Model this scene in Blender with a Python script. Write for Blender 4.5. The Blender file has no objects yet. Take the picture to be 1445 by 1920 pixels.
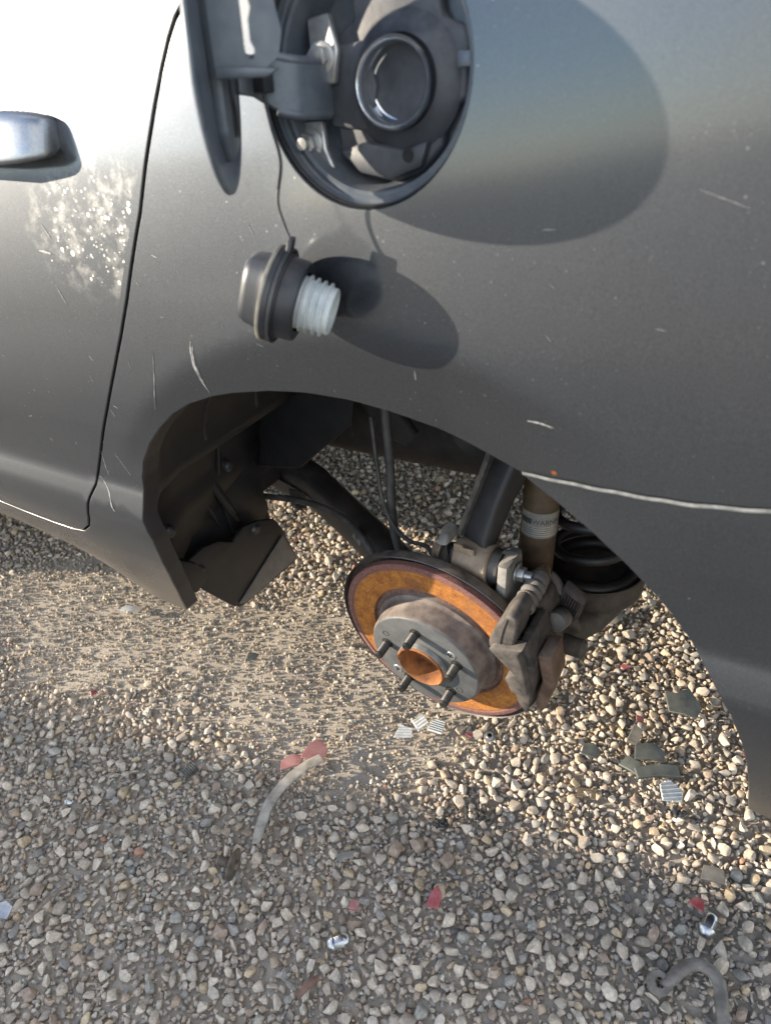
import bpy, bmesh, math, random
import numpy as np
from mathutils import Vector, Matrix
from mathutils.geometry import delaunay_2d_cdt

random.seed(7)
rng = np.random.default_rng(11)
SC = bpy.context.scene
COL = SC.collection

# ------------------------------------------------------------------ camera
CAM = np.array([0.34698, -0.44714, 1.03434])
R_RIGHT = np.array([0.85410533, 0.51109728, -0.09635174])
R_DOWN = np.array([0.21111042, -0.50999186, -0.83387091])
R_FWD = np.array([-0.47532776, 0.69187273, -0.54348473])
FPX = 1357.88                      # focal length in pixels of a 1445 x 1920 frame
cam_data = bpy.data.cameras.new('camera')
cam_data.sensor_fit = 'VERTICAL'
cam_data.sensor_height = 36.0
cam_data.sensor_width = 27.1
cam_data.lens = FPX / 1920 * 36.0
cam_data.clip_start = 0.01
cam_data.clip_end = 2000
cam_data.dof.use_dof = True
cam_data.dof.focus_distance = 1.02
cam_data.dof.aperture_fstop = 7.0
cam = bpy.data.objects.new('camera', cam_data)
COL.objects.link(cam)
m = Matrix.Identity(4)
for i in range(3):
    m[i][0], m[i][1], m[i][2], m[i][3] = R_RIGHT[i], -R_DOWN[i], -R_FWD[i], CAM[i]
cam.matrix_world = m
SC.camera = cam

# ------------------------------------------------------------------ light
SUN_DIR = Vector((0.834, 0.4816, -0.269)).normalized()
world = bpy.data.worlds.new('World')
SC.world = world
world.use_nodes = True
wn, wl = world.node_tree.nodes, world.node_tree.links
sky = wn.new('ShaderNodeTexSky')
sky.sky_type = 'NISHITA'
sky.sun_disc = False
sky.sun_elevation = math.radians(15.8)
sky.sun_rotation = math.radians(240.0)
sky.altitude = 300
sky.dust_density = .1
sky.ozone_density = 2.5
bg = wn['Background']
bg.inputs[1].default_value = 0.15
hs = wn.new('ShaderNodeHueSaturation')
hs.inputs['Saturation'].default_value = .9
wl.new(sky.outputs[0], hs.inputs['Color'])
# broken cloud, spread evenly over the whole sky
tc = wn.new('ShaderNodeTexCoord')
sx = wn.new('ShaderNodeSeparateXYZ')
wl.new(tc.outputs['Generated'], sx.inputs[0])
zz_ = wn.new('ShaderNodeMath'); zz_.operation = 'ADD'; zz_.inputs[1].default_value = .16
wl.new(sx.outputs[2], zz_.inputs[0])
dv = wn.new('ShaderNodeVectorMath'); dv.operation = 'DIVIDE'
cz = wn.new('ShaderNodeCombineXYZ')
for k_ in range(3):
    wl.new(zz_.outputs[0], cz.inputs[k_])
wl.new(tc.outputs['Generated'], dv.inputs[0])
wl.new(cz.outputs[0], dv.inputs[1])
cn = wn.new('ShaderNodeTexNoise')
cn.inputs['Scale'].default_value = 1.1
cn.inputs['Detail'].default_value = 7
cn.inputs['Roughness'].default_value = .55
wl.new(dv.outputs[0], cn.inputs['Vector'])
cm = wn.new('ShaderNodeMapRange'); cm.interpolation_type = 'SMOOTHSTEP'
cm.inputs[1].default_value = .44
cm.inputs[2].default_value = .66
wl.new(cn.outputs['Fac'], cm.inputs[0])
mxs = wn.new('ShaderNodeMix'); mxs.data_type = 'RGBA'
wl.new(cm.outputs[0], mxs.inputs[0])
wl.new(hs.outputs[0], mxs.inputs[6])
mxs.inputs[7].default_value = (6.6, 6.3, 5.95, 1)
wl.new(mxs.outputs[2], bg.inputs[0])
sun_data = bpy.data.lights.new('sun', 'SUN')
sun_data.energy = 3.7
sun_data.angle = math.radians(0.53)
sun_data.color = (1.0, 0.87, 0.69)
sun = bpy.data.objects.new('sun', sun_data)
COL.objects.link(sun)
sun.rotation_euler = SUN_DIR.to_track_quat('-Z', 'Y').to_euler()
vs = SC.view_settings
vs.view_transform = 'Standard'
vs.look = 'None'
vs.exposure = 1.7
vs.gamma = 1.0
vs.use_curve_mapping = False

# ------------------------------------------------------------------ materials
def new_mat(name):
    mt = bpy.data.materials.new(name)
    mt.use_nodes = True
    nt = mt.node_tree
    return mt, nt, nt.nodes['Principled BSDF']

def N(nt, typ, **kw):
    n = nt.nodes.new(typ)
    for k, v in kw.items():
        setattr(n, k, v)
    return n

def noise(nt, coord, scale, detail=4.0, rough=0.55):
    n = N(nt, 'ShaderNodeTexNoise')
    n.inputs['Scale'].default_value = scale
    n.inputs['Detail'].default_value = detail
    n.inputs['Roughness'].default_value = rough
    nt.links.new(coord, n.inputs['Vector'])
    return n.outputs['Fac']

def ramp(nt, fac, stops):
    r = N(nt, 'ShaderNodeValToRGB')
    e = r.color_ramp.elements
    while len(e) < len(stops):
        e.new(0.5)
    for el, (p, c) in zip(e, stops):
        el.position = p
        el.color = (*c, 1) if len(c) == 3 else c
    nt.links.new(fac, r.inputs[0])
    return r.outputs[0]

def mixc(nt, fac, a, b):
    mx = N(nt, 'ShaderNodeMix', data_type='RGBA')
    for sock, v in ((mx.inputs[0], fac), (mx.inputs[6], a), (mx.inputs[7], b)):
        if hasattr(v, 'is_output'):
            nt.links.new(v, sock)
        elif isinstance(v, (int, float)):
            sock.default_value = v
        else:
            sock.default_value = (*v, 1)
    return mx.outputs[2]

def math_n(nt, op, a, b=0.0, clamp=False):
    mn = N(nt, 'ShaderNodeMath', operation=op, use_clamp=clamp)
    for sock, v in ((mn.inputs[0], a), (mn.inputs[1], b)):
        if hasattr(v, 'is_output'):
            nt.links.new(v, sock)
        else:
            sock.default_value = v
    return mn.outputs[0]

def sstep(nt, v, lo, hi):
    mr = N(nt, 'ShaderNodeMapRange', interpolation_type='SMOOTHSTEP')
    nt.links.new(v, mr.inputs[0])
    mr.inputs[1].default_value = lo
    mr.inputs[2].default_value = hi
    return mr.outputs[0]

def bump(nt, bsdf, h, strength, dist):
    b = N(nt, 'ShaderNodeBump')
    b.inputs['Strength'].default_value = strength
    b.inputs['Distance'].default_value = dist
    nt.links.new(h, b.inputs['Height'])
    nt.links.new(b.outputs[0], bsdf.inputs['Normal'])
    return b

def simple(name, c1, c2, scale=60.0, rough=0.6, metal=0.0, bmp=0.3, bdist=0.001, dust=0.0, dustc=(.30, .26, .21), lo=.35, hi=.65, spec=.5):
    mt, nt, b = new_mat(name)
    co = N(nt, 'ShaderNodeTexCoord').outputs['Object']
    f = noise(nt, co, scale, 6, .62)
    c = ramp(nt, f, [(lo, c1), (hi, c2)])
    if dust:
        f2 = noise(nt, co, scale * .45, 5, .65)
        geo = N(nt, 'ShaderNodeNewGeometry')
        sep = N(nt, 'ShaderNodeSeparateXYZ')
        nt.links.new(geo.outputs['Normal'], sep.inputs[0])
        up = sstep(nt, sep.outputs[2], -.6, 1.0)
        d = math_n(nt, 'MULTIPLY', sstep(nt, f2, .3, .72), math_n(nt, 'MULTIPLY', up, dust), True)
        c = mixc(nt, d, c, dustc)
    nt.links.new(c, b.inputs['Base Color'])
    b.inputs['Roughness'].default_value = rough
    b.inputs['Metallic'].default_value = metal
    b.inputs['Specular IOR Level'].default_value = spec
    if bmp:
        f3 = noise(nt, co, scale * 4, 5, .6)
        bump(nt, b, f3, bmp, bdist)
    return mt

M = {}

def make_paint(name, base, rough, marks=True):
    mt, nt, b = new_mat(name)
    co = N(nt, 'ShaderNodeTexCoord').outputs['Object']
    sep = N(nt, 'ShaderNodeSeparateXYZ')
    nt.links.new(co, sep.inputs[0])
    z = sep.outputs[2]
    x = sep.outputs[0]
    # metal flake
    fl = noise(nt, co, 2600, 1, .5)
    c = ramp(nt, fl, [(.35, tuple(v * .82 for v in base)), (.68, tuple(v * 1.25 for v in base))])
    # thin dust film, thicker low on the body
    big = noise(nt, co, 9, 5, .6)
    strk = N(nt, 'ShaderNodeMapping')
    strk.inputs['Scale'].default_value = (60, 60, 9)
    strk.inputs['Rotation'].default_value = (0, .45, 0)
    nt.links.new(co, strk.inputs[0])
    wipe = noise(nt, strk.outputs[0], 2.2, 5, .6)
    low = sstep(nt, z, .60, .40)
    film = math_n(nt, 'ADD', math_n(nt, 'MULTIPLY', math_n(nt, 'ADD', big, wipe), .038), math_n(nt, 'MULTIPLY', math_n(nt, 'MULTIPLY', low, big), .8), True)
    c = mixc(nt, film, c, mixc(nt, low, (.20, .205, .21), (.27, .225, .17)))
    grain = noise(nt, co, 750, 3, .7)
    gr = ramp(nt, grain, [(.3, (.78, .78, .78)), (.7, (1.25, 1.25, 1.25))])
    gm = N(nt, 'ShaderNodeMix', data_type='RGBA', blend_type='MULTIPLY')
    gm.inputs[0].default_value = 1
    nt.links.new(c, gm.inputs[6])
    nt.links.new(gr, gm.inputs[7])
    c = gm.outputs[2]
    # speckles of dried dust and water spots
    spots = None
    for sc_, thr in ((170, .12), (420, .14)):
        v = N(nt, 'ShaderNodeTexVoronoi', feature='F1')
        v.inputs['Scale'].default_value = sc_
        nt.links.new(co, v.inputs['Vector'])
        wn_ = N(nt, 'ShaderNodeTexWhiteNoise', noise_dimensions='3D')
        nt.links.new(v.outputs['Position'], wn_.inputs['Vector'])
        pick = math_n(nt, 'GREATER_THAN', wn_.outputs['Value'], .93)
        dot = math_n(nt, 'MULTIPLY', sstep(nt, v.outputs['Distance'], thr * 1.6, thr * .7), pick)
        spots = dot if spots is None else math_n(nt, 'MAXIMUM', spots, dot)
    sm = math_n(nt, 'MULTIPLY', spots, sstep(nt, noise(nt, co, 14, 3), .4, .62))
    c = mixc(nt, math_n(nt, 'MULTIPLY', sm, .32), c, (.42, .42, .41))
    rough_mix = math_n(nt, 'ADD', rough, math_n(nt, 'MULTIPLY', film, .25))
    if marks:
        # splash of pale dried droplets on the door, next to its rear edge
        dx = math_n(nt, 'DIVIDE', math_n(nt, 'ADD', x, .245), .12)
        dz = math_n(nt, 'DIVIDE', math_n(nt, 'ADD', z, -.912), .068)
        rr = math_n(nt, 'ADD', math_n(nt, 'MULTIPLY', dx, dx), math_n(nt, 'MULTIPLY', dz, dz))
        inside = math_n(nt, 'MULTIPLY', sstep(nt, rr, 1.25, .15), math_n(nt, 'LESS_THAN', math_n(nt, 'SUBTRACT', x, math_n(nt, 'MULTIPLY', z, .53)), -.692))
        drops = None
        for sc_, keep in ((230, .55), (110, .62)):
            v = N(nt, 'ShaderNodeTexVoronoi', feature='F1')
            v.inputs['Scale'].default_value = sc_
            nt.links.new(co, v.inputs['Vector'])
            wn_ = N(nt, 'ShaderNodeTexWhiteNoise', noise_dimensions='3D')
            nt.links.new(v.outputs['Position'], wn_.inputs['Vector'])
            size = math_n(nt, 'MULTIPLY', math_n(nt, 'SUBTRACT', math_n(nt, 'MULTIPLY', wn_.outputs['Value'], inside), .35), .55, True)
            d = math_n(nt, 'LESS_THAN', v.outputs['Distance'], size)
            drops = d if drops is None else math_n(nt, 'MAXIMUM', drops, d)
        haze_ = math_n(nt, 'MULTIPLY', math_n(nt, 'MULTIPLY', inside, sstep(nt, noise(nt, co, 55, 6, .7), .45, .72)), .30)
        c = mixc(nt, haze_, c, (.42, .42, .40))
        c = mixc(nt, math_n(nt, 'MULTIPLY', drops, math_n(nt, 'MULTIPLY', noise(nt, co, 90, 3), .95)), c, (.62, .61, .56))
        # a rust bloom where the bumper meets the arch
        rx = math_n(nt, 'DIVIDE', math_n(nt, 'ADD', x, -.1905), .0030)
        rz = math_n(nt, 'DIVIDE', math_n(nt, 'ADD', z, -.7515), .0022)
        rd = math_n(nt, 'ADD', math_n(nt, 'MULTIPLY', rx, rx), math_n(nt, 'MULTIPLY', rz, rz))
        rd = math_n(nt, 'ADD', rd, math_n(nt, 'MULTIPLY', noise(nt, co, 500, 3), 1.2))
        c = mixc(nt, sstep(nt, rd, 1.7, .7), c, (.42, .13, .03))
    nt.links.new(c, b.inputs['Base Color'])
    b.inputs['Metallic'].default_value = .92
    nt.links.new(rough_mix, b.inputs['Roughness'])
    b.inputs['Coat Weight'].default_value = 1.0
    b.inputs['Coat IOR'].default_value = 1.6
    nt.links.new(math_n(nt, 'ADD', math_n(nt, 'MULTIPLY', film, .5), .12), b.inputs['Coat Roughness'])
    bump(nt, b, fl, .06, .0003)
    return mt

M['paint'] = make_paint('dusty_grey_paint', (.040, .0445, .052), .54)
M['paint_in'] = simple('inner_grey_paint', (.080, .100, .128), (.125, .148, .175), 60, .42, .3, .12, .0004, .5, (.22, .20, .18))
M['black_plastic'] = simple('black_plastic', (.006, .0065, .008), (.012, .0125, .0145), 40, .5, 0, .25, .0008, .6, (.028, .031, .036))
M['pocket_plastic'] = simple('pocket_plastic', (.014, .017, .024), (.040, .045, .056), 40, .5, 0, .25, .0008, .8, (.20, .205, .22), .3, .75)
M['rubber'] = simple('rubber_hose', (.022, .023, .025), (.05, .05, .052), 70, .65, 0, .3, .0006, .6, (.16, .14, .12))
M['rubber_dusty'] = simple('dusty_rubber', (.06, .057, .055), (.125, .118, .11), 70, .75, 0, .3, .0006, .6, (.22, .2, .18))
M['alu_dark'] = simple('dull_aluminium', (.11, .105, .10), (.19, .18, .17), 60, .65, .3, .4, .0008, .5, (.24, .22, .19))
M['underbody'] = simple('underbody', (.012, .011, .011), (.028, .025, .022), 25, .8, 0, .3, .002, .2, (.05, .046, .042))
M['arm_dark'] = simple('dark_link_paint', (.010, .010, .011), (.022, .022, .023), 35, .55, .1, .3, .001, .2, (.07, .06, .055))
M['arm'] = simple('black_arm_paint', (.014, .015, .018), (.035, .036, .040), 30, .45, .1, .25, .001, .45, (.12, .10, .085))

def rust_disc():
    mt, nt, b = new_mat('orange_rust')
    co = N(nt, 'ShaderNodeTexCoord').outputs['Object']
    sub = N(nt, 'ShaderNodeVectorMath', operation='SUBTRACT')
    nt.links.new(co, sub.inputs[0])
    sub.inputs[1].default_value = (-.0332, .1561, .3251)
    dt = N(nt, 'ShaderNodeVectorMath', operation='DOT_PRODUCT')
    nt.links.new(sub.outputs[0], dt.inputs[0])
    dt.inputs[1].default_value = (-.0285, -.9905, -.1345)
    ln = N(nt, 'ShaderNodeVectorMath', operation='LENGTH')
    nt.links.new(sub.outputs[0], ln.inputs[0])
    rad = math_n(nt, 'SQRT', math_n(nt, 'SUBTRACT', math_n(nt, 'MULTIPLY', ln.outputs['Value'], ln.outputs['Value']), math_n(nt, 'MULTIPLY', dt.outputs['Value'], dt.outputs['Value'])))
    n1 = N(nt, 'ShaderNodeTexNoise', noise_dimensions='1D')
    n1.inputs['Scale'].default_value = 620
    n1.inputs['Detail'].default_value = 4
    nt.links.new(rad, n1.inputs['W'])
    f = noise(nt, co, 75, 8, .7)
    f2 = noise(nt, co, 330, 5, .7)
    f3 = noise(nt, co, 16, 4, .6)
    c = ramp(nt, math_n(nt, 'ADD', math_n(nt, 'MULTIPLY', f, .6), math_n(nt, 'MULTIPLY', f2, .4)), [(.36, (.125, .040, .010)), (.48, (.30, .105, .016)), (.58, (.42, .17, .028)), (.68, (.50, .24, .055))])
    c = mixc(nt, math_n(nt, 'MULTIPLY', sstep(nt, n1.outputs['Fac'], .52, .66), .55), c, (.20, .075, .022))
    c = mixc(nt, math_n(nt, 'MULTIPLY', sstep(nt, f3, .50, .68), .65), c, (.15, .06, .027))
    c = mixc(nt, math_n(nt, 'MULTIPLY', sstep(nt, rad, .131, .1365), .8), c, (.13, .065, .045))
    nt.links.new(c, b.inputs['Base Color'])
    b.inputs['Roughness'].default_value = .85
    bump(nt, b, math_n(nt, 'ADD', f2, math_n(nt, 'MULTIPLY', n1.outputs['Fac'], .8)), .7, .0008)
    return mt

M['rust_orange'] = rust_disc()
M['rust_brown'] = simple('brown_rust', (.10, .055, .042), (.21, .125, .095), 80, .8, .1, .6, .0008)
M['rust_edge'] = simple('purple_rust_edge', (.115, .05, .045), (.23, .105, .085), 420, .85, 0, 1.0, .001)
M['hat_side'] = simple('hat_side', (.085, .066, .057), (.195, .16, .138), 45, .7, .15, .35, .0006)
M['hat_face'] = simple('hat_face', (.075, .080, .086), (.145, .145, .142), 42, .55, .3, .3, .0004, lo=.3, hi=.7)
M['lip_rust'] = simple('hat_lip_rust', (.16, .07, .035), (.26, .17, .12), 90, .75, .1, .5, .0006)
M['stud'] = simple('stud_steel', (.014, .013, .013), (.036, .033, .030), 120, .5, .4, .3, .0004, .35, (.15, .135, .115))
M['bore'] = simple('bore_rust', (.085, .032, .014), (.33, .125, .03), 55, .8, .1, .6, .0007, lo=.3, hi=.7)
M['neck_metal'] = simple('neck_metal', (.50, .53, .57), (.66, .68, .70), 70, .22, .95, .1, .0003)
M['cup'] = simple('spring_cup', (.026, .022, .020), (.065, .055, .047), 45, .75, .1, .5, .001, .35, (.13, .11, .095))
M['dusty_steel'] = simple('dusty_steel', (.11, .098, .086), (.21, .19, .168), 70, .75, .15, .5, .001)
M['steel'] = simple('bright_steel', (.34, .35, .37), (.50, .50, .51), 90, .32, .95, .1, .0003)
M['chrome'] = simple('chrome', (.36, .37, .39), (.50, .50, .50), 60, .34, 1.0, .03, .0002)
M['zinc'] = simple('zinc_bolt', (.33, .34, .35), (.52, .52, .50), 120, .4, .75, .2, .0004, .3, (.3, .28, .24))
M['cast'] = simple('cast_iron', (.034, .030, .027), (.105, .090, .080), 60, .78, .15, .6, .0012, .5, (.19, .168, .148))
M['caliper'] = simple('dusty_caliper', (.024, .021, .019), (.080, .066, .057), 55, .8, .1, .6, .0012, .45, (.15, .13, .115))
M['caliper_rust'] = simple('rusty_caliper', (.075, .040, .025), (.15, .09, .06), 55, .85, .1, .6, .0012, .3)
M['alu'] = simple('dirty_aluminium', (.20, .19, .175), (.34, .325, .30), 55, .65, .4, .5, .001, .5, (.30, .27, .24))
M['bush'] = simple('bushing_sleeve', (.19, .125, .075), (.33, .26, .19), 60, .7, .25, .4, .0007, .5, (.3, .26, .21))
M['shock'] = simple('rusty_shock_tube', (.045, .033, .024), (.115, .075, .042), 34, .65, .2, .3, .0006, .25, (.2, .17, .13))
M['spring'] = simple('black_spring', (.010, .010, .011), (.022, .021, .020), 50, .5, .1, .2, .0005, .2, (.07, .06, .05))
M['label_white'] = simple('label_paper', (.15, .145, .13), (.27, .26, .235), 40, .6, 0, 0)
M['label_black'] = simple('label_ink', (.03, .03, .03), (.05, .05, .05), 40, .6, 0, 0)
M['white_thread'] = simple('white_nylon', (.36, .40, .41), (.52, .55, .55), 60, .45, 0, .1, .0003, .25, (.45, .43, .38))
M['cap_black'] = simple('cap_black', (.011, .013, .017), (.022, .025, .030), 60, .45, 0, .15, .0003, .45, (.11, .10, .095))
M['cap_dust'] = simple('dusty_gasket', (.16, .145, .12), (.27, .245, .20), 90, .7, 0, .2, .0003)
M['handle'] = simple('silver_handle_paint', (.24, .255, .275), (.29, .305, .32), 400, .33, .9, .02, .0001)
M['cap_grey'] = simple('cap_grey', (.012, .014, .018), (.024, .027, .032), 50, .40, 0, .12, .0003, .25, (.10, .095, .09))
M['gap'] = simple('dark_gap', (.006, .006, .007), (.012, .012, .012), 30, .8, 0, 0)
M['scratch'] = simple('scratch_mark', (.14, .14, .14), (.28, .28, .27), 300, .6, 0, 0)
M['chip'] = simple('chipped_edge', (.10, .105, .108), (.22, .222, .22), 160, .5, .1, .2, .0003)
M['glass'] = simple('dark_glass', (.01, .012, .012), (.014, .016, .016), 10, .04, 0, 0)
M['red_lens'] = simple('red_plastic', (.17, .012, .018), (.34, .035, .045), 130, .4, 0, .35, .0008, .6, (.36, .22, .20))
M['red_dusty'] = simple('dusty_red_plastic', (.27, .075, .075), (.36, .15, .145), 80, .6, 0, .2, .0004, .5, (.38, .28, .25))
M['trim'] = simple('weathered_trim', (.20, .175, .145), (.40, .365, .315), 55, .75, 0, .35, .0008)
M['flap_sheen'] = simple('sheen_band', (.075, .072, .072), (.12, .115, .11), 50, .5, 0, .25, .0006)  # paler than the deflector, standing in for the light it reflects
M['trim_dark'] = simple('dark_trim', (.06, .06, .058), (.12, .115, .105), 60, .7, 0, .3, .0006, .5)
M['slate'] = simple('grey_green_plastic', (.050, .058, .055), (.092, .102, .094), 70, .6, 0, .3, .0006, .25, (.20, .185, .16))
M['clear'] = simple('clear_lens_shard', (.48, .48, .46), (.64, .63, .60), 90, .22, 0, .1, .0003)
M['rust_dark'] = simple('dark_rusty_steel', (.055, .042, .034), (.13, .10, .08), 90, .8, .3, .6, .0008, .4)
M['wood'] = simple('dry_stick', (.13, .10, .08), (.22, .18, .14), 120, .85, 0, .5, .0008)
M['grease'] = simple('black_grit', (.012, .013, .015), (.035, .036, .04), 150, .5, 0, .6, .0015)
M['clip'] = simple('bronze_clip', (.17, .12, .075), (.27, .20, .13), 90, .5, .6, .3, .0005)
M['tire'] = simple('tyre_rubber', (.018, .018, .018), (.03, .03, .03), 60, .8, 0, .3, .001, .4)
M['glassbits'] = simple('glass_crumb', (.26, .32, .30), (.40, .45, .43), 400, .3, 0, 0)

# ------------------------------------------------------------------ helpers
def link(name, verts, faces, mat, parent=None, smooth=True, normals=None, sharp=None):
    me = bpy.data.meshes.new(name)
    me.from_pydata([tuple(v) for v in verts], [], faces)
    me.materials.append(mat if not isinstance(mat, str) else M[mat])
    me.update()
    if smooth:
        for p in me.polygons:
            p.use_smooth = True
    if normals is not None:
        me.normals_split_custom_set_from_vertices([tuple(n) for n in normals])
    elif smooth and sharp:
        me.set_sharp_from_angle(angle=math.radians(sharp))
    o = bpy.data.objects.new(name, me)
    COL.objects.link(o)
    if parent is not None:
        child(o, parent)
    return o

def child(o, parent):
    o.parent = parent
    o.matrix_parent_inverse = WORLD[parent.name].inverted()
    WORLD[o.name] = Matrix.Identity(4)

WORLD = {}

def empty(name, loc, label, cat, group=None):
    o = bpy.data.objects.new(name, None)
    o.location = loc
    o.empty_display_size = .05
    COL.objects.link(o)
    WORLD[o.name] = Matrix.Translation(Vector(loc))
    o['label'] = label
    o['category'] = cat
    if group:
        o['group'] = group
    return o

def tag(o, label, cat, group=None):
    o['label'] = label
    o['category'] = cat
    if group:
        o['group'] = group
    return o

def from_bm(name, bm, mat, parent=None, sharp=35):
    me = bpy.data.meshes.new(name)
    bmesh.ops.recalc_face_normals(bm, faces=bm.faces)
    bm.to_mesh(me)
    bm.free()
    me.materials.append(M[mat])
    for p in me.polygons:
        p.use_smooth = True
    me.set_sharp_from_angle(angle=math.radians(sharp))
    o = bpy.data.objects.new(name, me)
    COL.objects.link(o)
    if parent is not None:
        child(o, parent)
    return o

def frame(axis, up=(0, 0, 1)):
    a = np.array(axis, float)
    a /= np.linalg.norm(a)
    u = np.cross(a, up)
    if np.linalg.norm(u) < 1e-5:
        u = np.cross(a, (1, 0, 0))
    u /= np.linalg.norm(u)
    w = np.cross(u, a)
    return u, w, a

def lathe(name, prof, origin, axis, mat, parent=None, n=64, sharp=30, up=(0, 0, 1), wob=0.0):
    """prof: list of (radius, distance along axis)"""
    u, w, a = frame(axis, up)
    o = np.array(origin, float)
    vs_, fs = [], []
    for (r, h) in prof:
        for k in range(n):
            t = 2 * math.pi * k / n
            rr = r * (1 + wob * math.sin(5 * t + 9 * h))
            vs_.append(o + a * h + rr * (math.cos(t) * u + math.sin(t) * w))
    for i in range(len(prof) - 1):
        for k in range(n):
            k2 = (k + 1) % n
            fs.append((i * n + k, i * n + k2, (i + 1) * n + k2, (i + 1) * n + k))
    ob = link(name, vs_, fs, mat, parent, True, None, sharp)
    fix_normals(ob)
    return ob

def fix_normals(ob):
    bm = bmesh.new()
    bm.from_mesh(ob.data)
    bmesh.ops.remove_doubles(bm, verts=bm.verts, dist=1e-6)
    bmesh.ops.recalc_face_normals(bm, faces=bm.faces)
    bm.to_mesh(ob.data)
    bm.free()

def spline(pts, per=8):
    P = [np.array(p, float) for p in pts]
    P = [2 * P[0] - P[1]] + P + [2 * P[-1] - P[-2]]
    out = []
    for i in range(1, len(P) - 2):
        for k in range(per):
            t = k / per
            out.append(.5 * ((2 * P[i]) + (-P[i - 1] + P[i + 1]) * t + (2 * P[i - 1] - 5 * P[i] + 4 * P[i + 1] - P[i + 2]) * t * t + (-P[i - 1] + 3 * P[i] - 3 * P[i + 1] + P[i + 2]) * t ** 3))
    out.append(P[-2])
    return out

def tube(name, pts, rad, mat, parent=None, n=12, per=8, smooth_path=True, radii=None):
    path = spline(pts, per) if smooth_path else [np.array(p, float) for p in pts]
    vs_, fs = [], []
    up = np.array((0.13, 0.21, 1.0))
    L = len(path)
    pu = None
    for i, p in enumerate(path):
        d = path[min(i + 1, L - 1)] - path[max(i - 1, 0)]
        d = d / np.linalg.norm(d)
        u = np.cross(d, up) if pu is None else pu - d * np.dot(pu, d)
        u = u / np.linalg.norm(u)
        pu = u
        w = np.cross(d, u)
        r = rad if radii is None else np.interp(i / (L - 1), np.linspace(0, 1, len(radii)), radii)
        for k in range(n):
            t = 2 * math.pi * k / n
            vs_.append(p + r * (math.cos(t) * u + math.sin(t) * w))
    for i in range(L - 1):
        for k in range(n):
            k2 = (k + 1) % n
            fs.append((i * n + k, i * n + k2, (i + 1) * n + k2, (i + 1) * n + k))
    fs.append(tuple(range(n))[::-1])
    fs.append(tuple(range((L - 1) * n, L * n)))
    return link(name, vs_, fs, mat, parent, True, None, 50)

def prism(name, poly, origin, ex, ey, ez, t0, t1, mat, parent=None, bev=.003, seg=2, sharp=35, jitter=0.0):
    """polygon in (ex, ey), extruded along ez from t0 to t1, bevelled"""
    o, ex, ey, ez = (np.array(v, float) for v in (origin, ex, ey, ez))
    bm = bmesh.new()
    bot = [bm.verts.new(o + p[0] * ex + p[1] * ey + t0 * ez) for p in poly]
    f = bm.faces.new(bot)
    r = bmesh.ops.extrude_face_region(bm, geom=[f])
    nv = [g for g in r['geom'] if isinstance(g, bmesh.types.BMVert)]
    bmesh.ops.translate(bm, verts=nv, vec=Vector((t1 - t0) * ez))
    bmesh.ops.recalc_face_normals(bm, faces=bm.faces)
    if bev:
        bmesh.ops.bevel(bm, geom=list(bm.edges), offset=bev, segments=seg, affect='EDGES', profile=.5, clamp_overlap=True)
    if jitter:
        for v in bm.verts:
            v.co += Vector(rng.normal(0, jitter, 3))
    bmesh.ops.triangulate(bm, faces=[f for f in bm.faces if len(f.verts) > 4])
    return from_bm(name, bm, mat, parent, sharp)

def box(name, c, half, axes, mat, parent=None, bev=.003, seg=2):
    hx, hy, hz = half
    ex, ey, ez = axes
    return prism(name, [(-hx, -hy), (hx, -hy), (hx, hy), (-hx, hy)], c, ex, ey, ez, -hz, hz, mat, parent, bev, seg)

AX = (np.array((1., 0, 0)), np.array((0, 1., 0)), np.array((0, 0, 1.)))

def hexbolt(name, c, axis, r, h, mat, parent=None, washer=True, shank=0.0, flange=1.35):
    u, w, a = frame(axis)
    poly = [(r * math.cos(k * math.pi / 3 + .3), r * math.sin(k * math.pi / 3 + .3)) for k in range(6)]
    b = prism(name, poly, c, u, w, a, 0, h, mat, parent, r * .12, 2)
    if washer:
        lathe('washer', [(0, 0), (r * flange, 0), (r * flange, h * .16), (r * 1.05, h * .28), (0, h * .28)], np.array(c) - a * h * .05, axis, mat, b, 24)
    return b

# ------------------------------------------------------------------ body surface of the car: y as a function of x (to the rear) and z (up)
ZA = [.20, .28, .325, .35, .40, .45, .50, .54, .565, .585, .600, .612, .620, .626, .66, .70, .7375]
YA = [.145, .104, .084, .073, .052, .033, .016, .005, -.0008, -.0025, .0012, .0045, .0072, .0078, .0052, .0014, 0]
YF = [.62, .40, .28, .215, .110, .050, .019, .005, -.0008, -.0025, .0012, .0045, .0072, .0078, .0052, .0014, 0]
_zf = np.linspace(.2, .7375, 540)
def _sm(a):
    v = np.interp(_zf, ZA, a)
    k = np.hanning(7)
    k /= k.sum()
    return np.convolve(np.pad(v, 3, mode='edge'), k, mode='valid')
_YA, _YF = _sm(YA), _sm(YF)
ARCH_C = (.028, .42)

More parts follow.
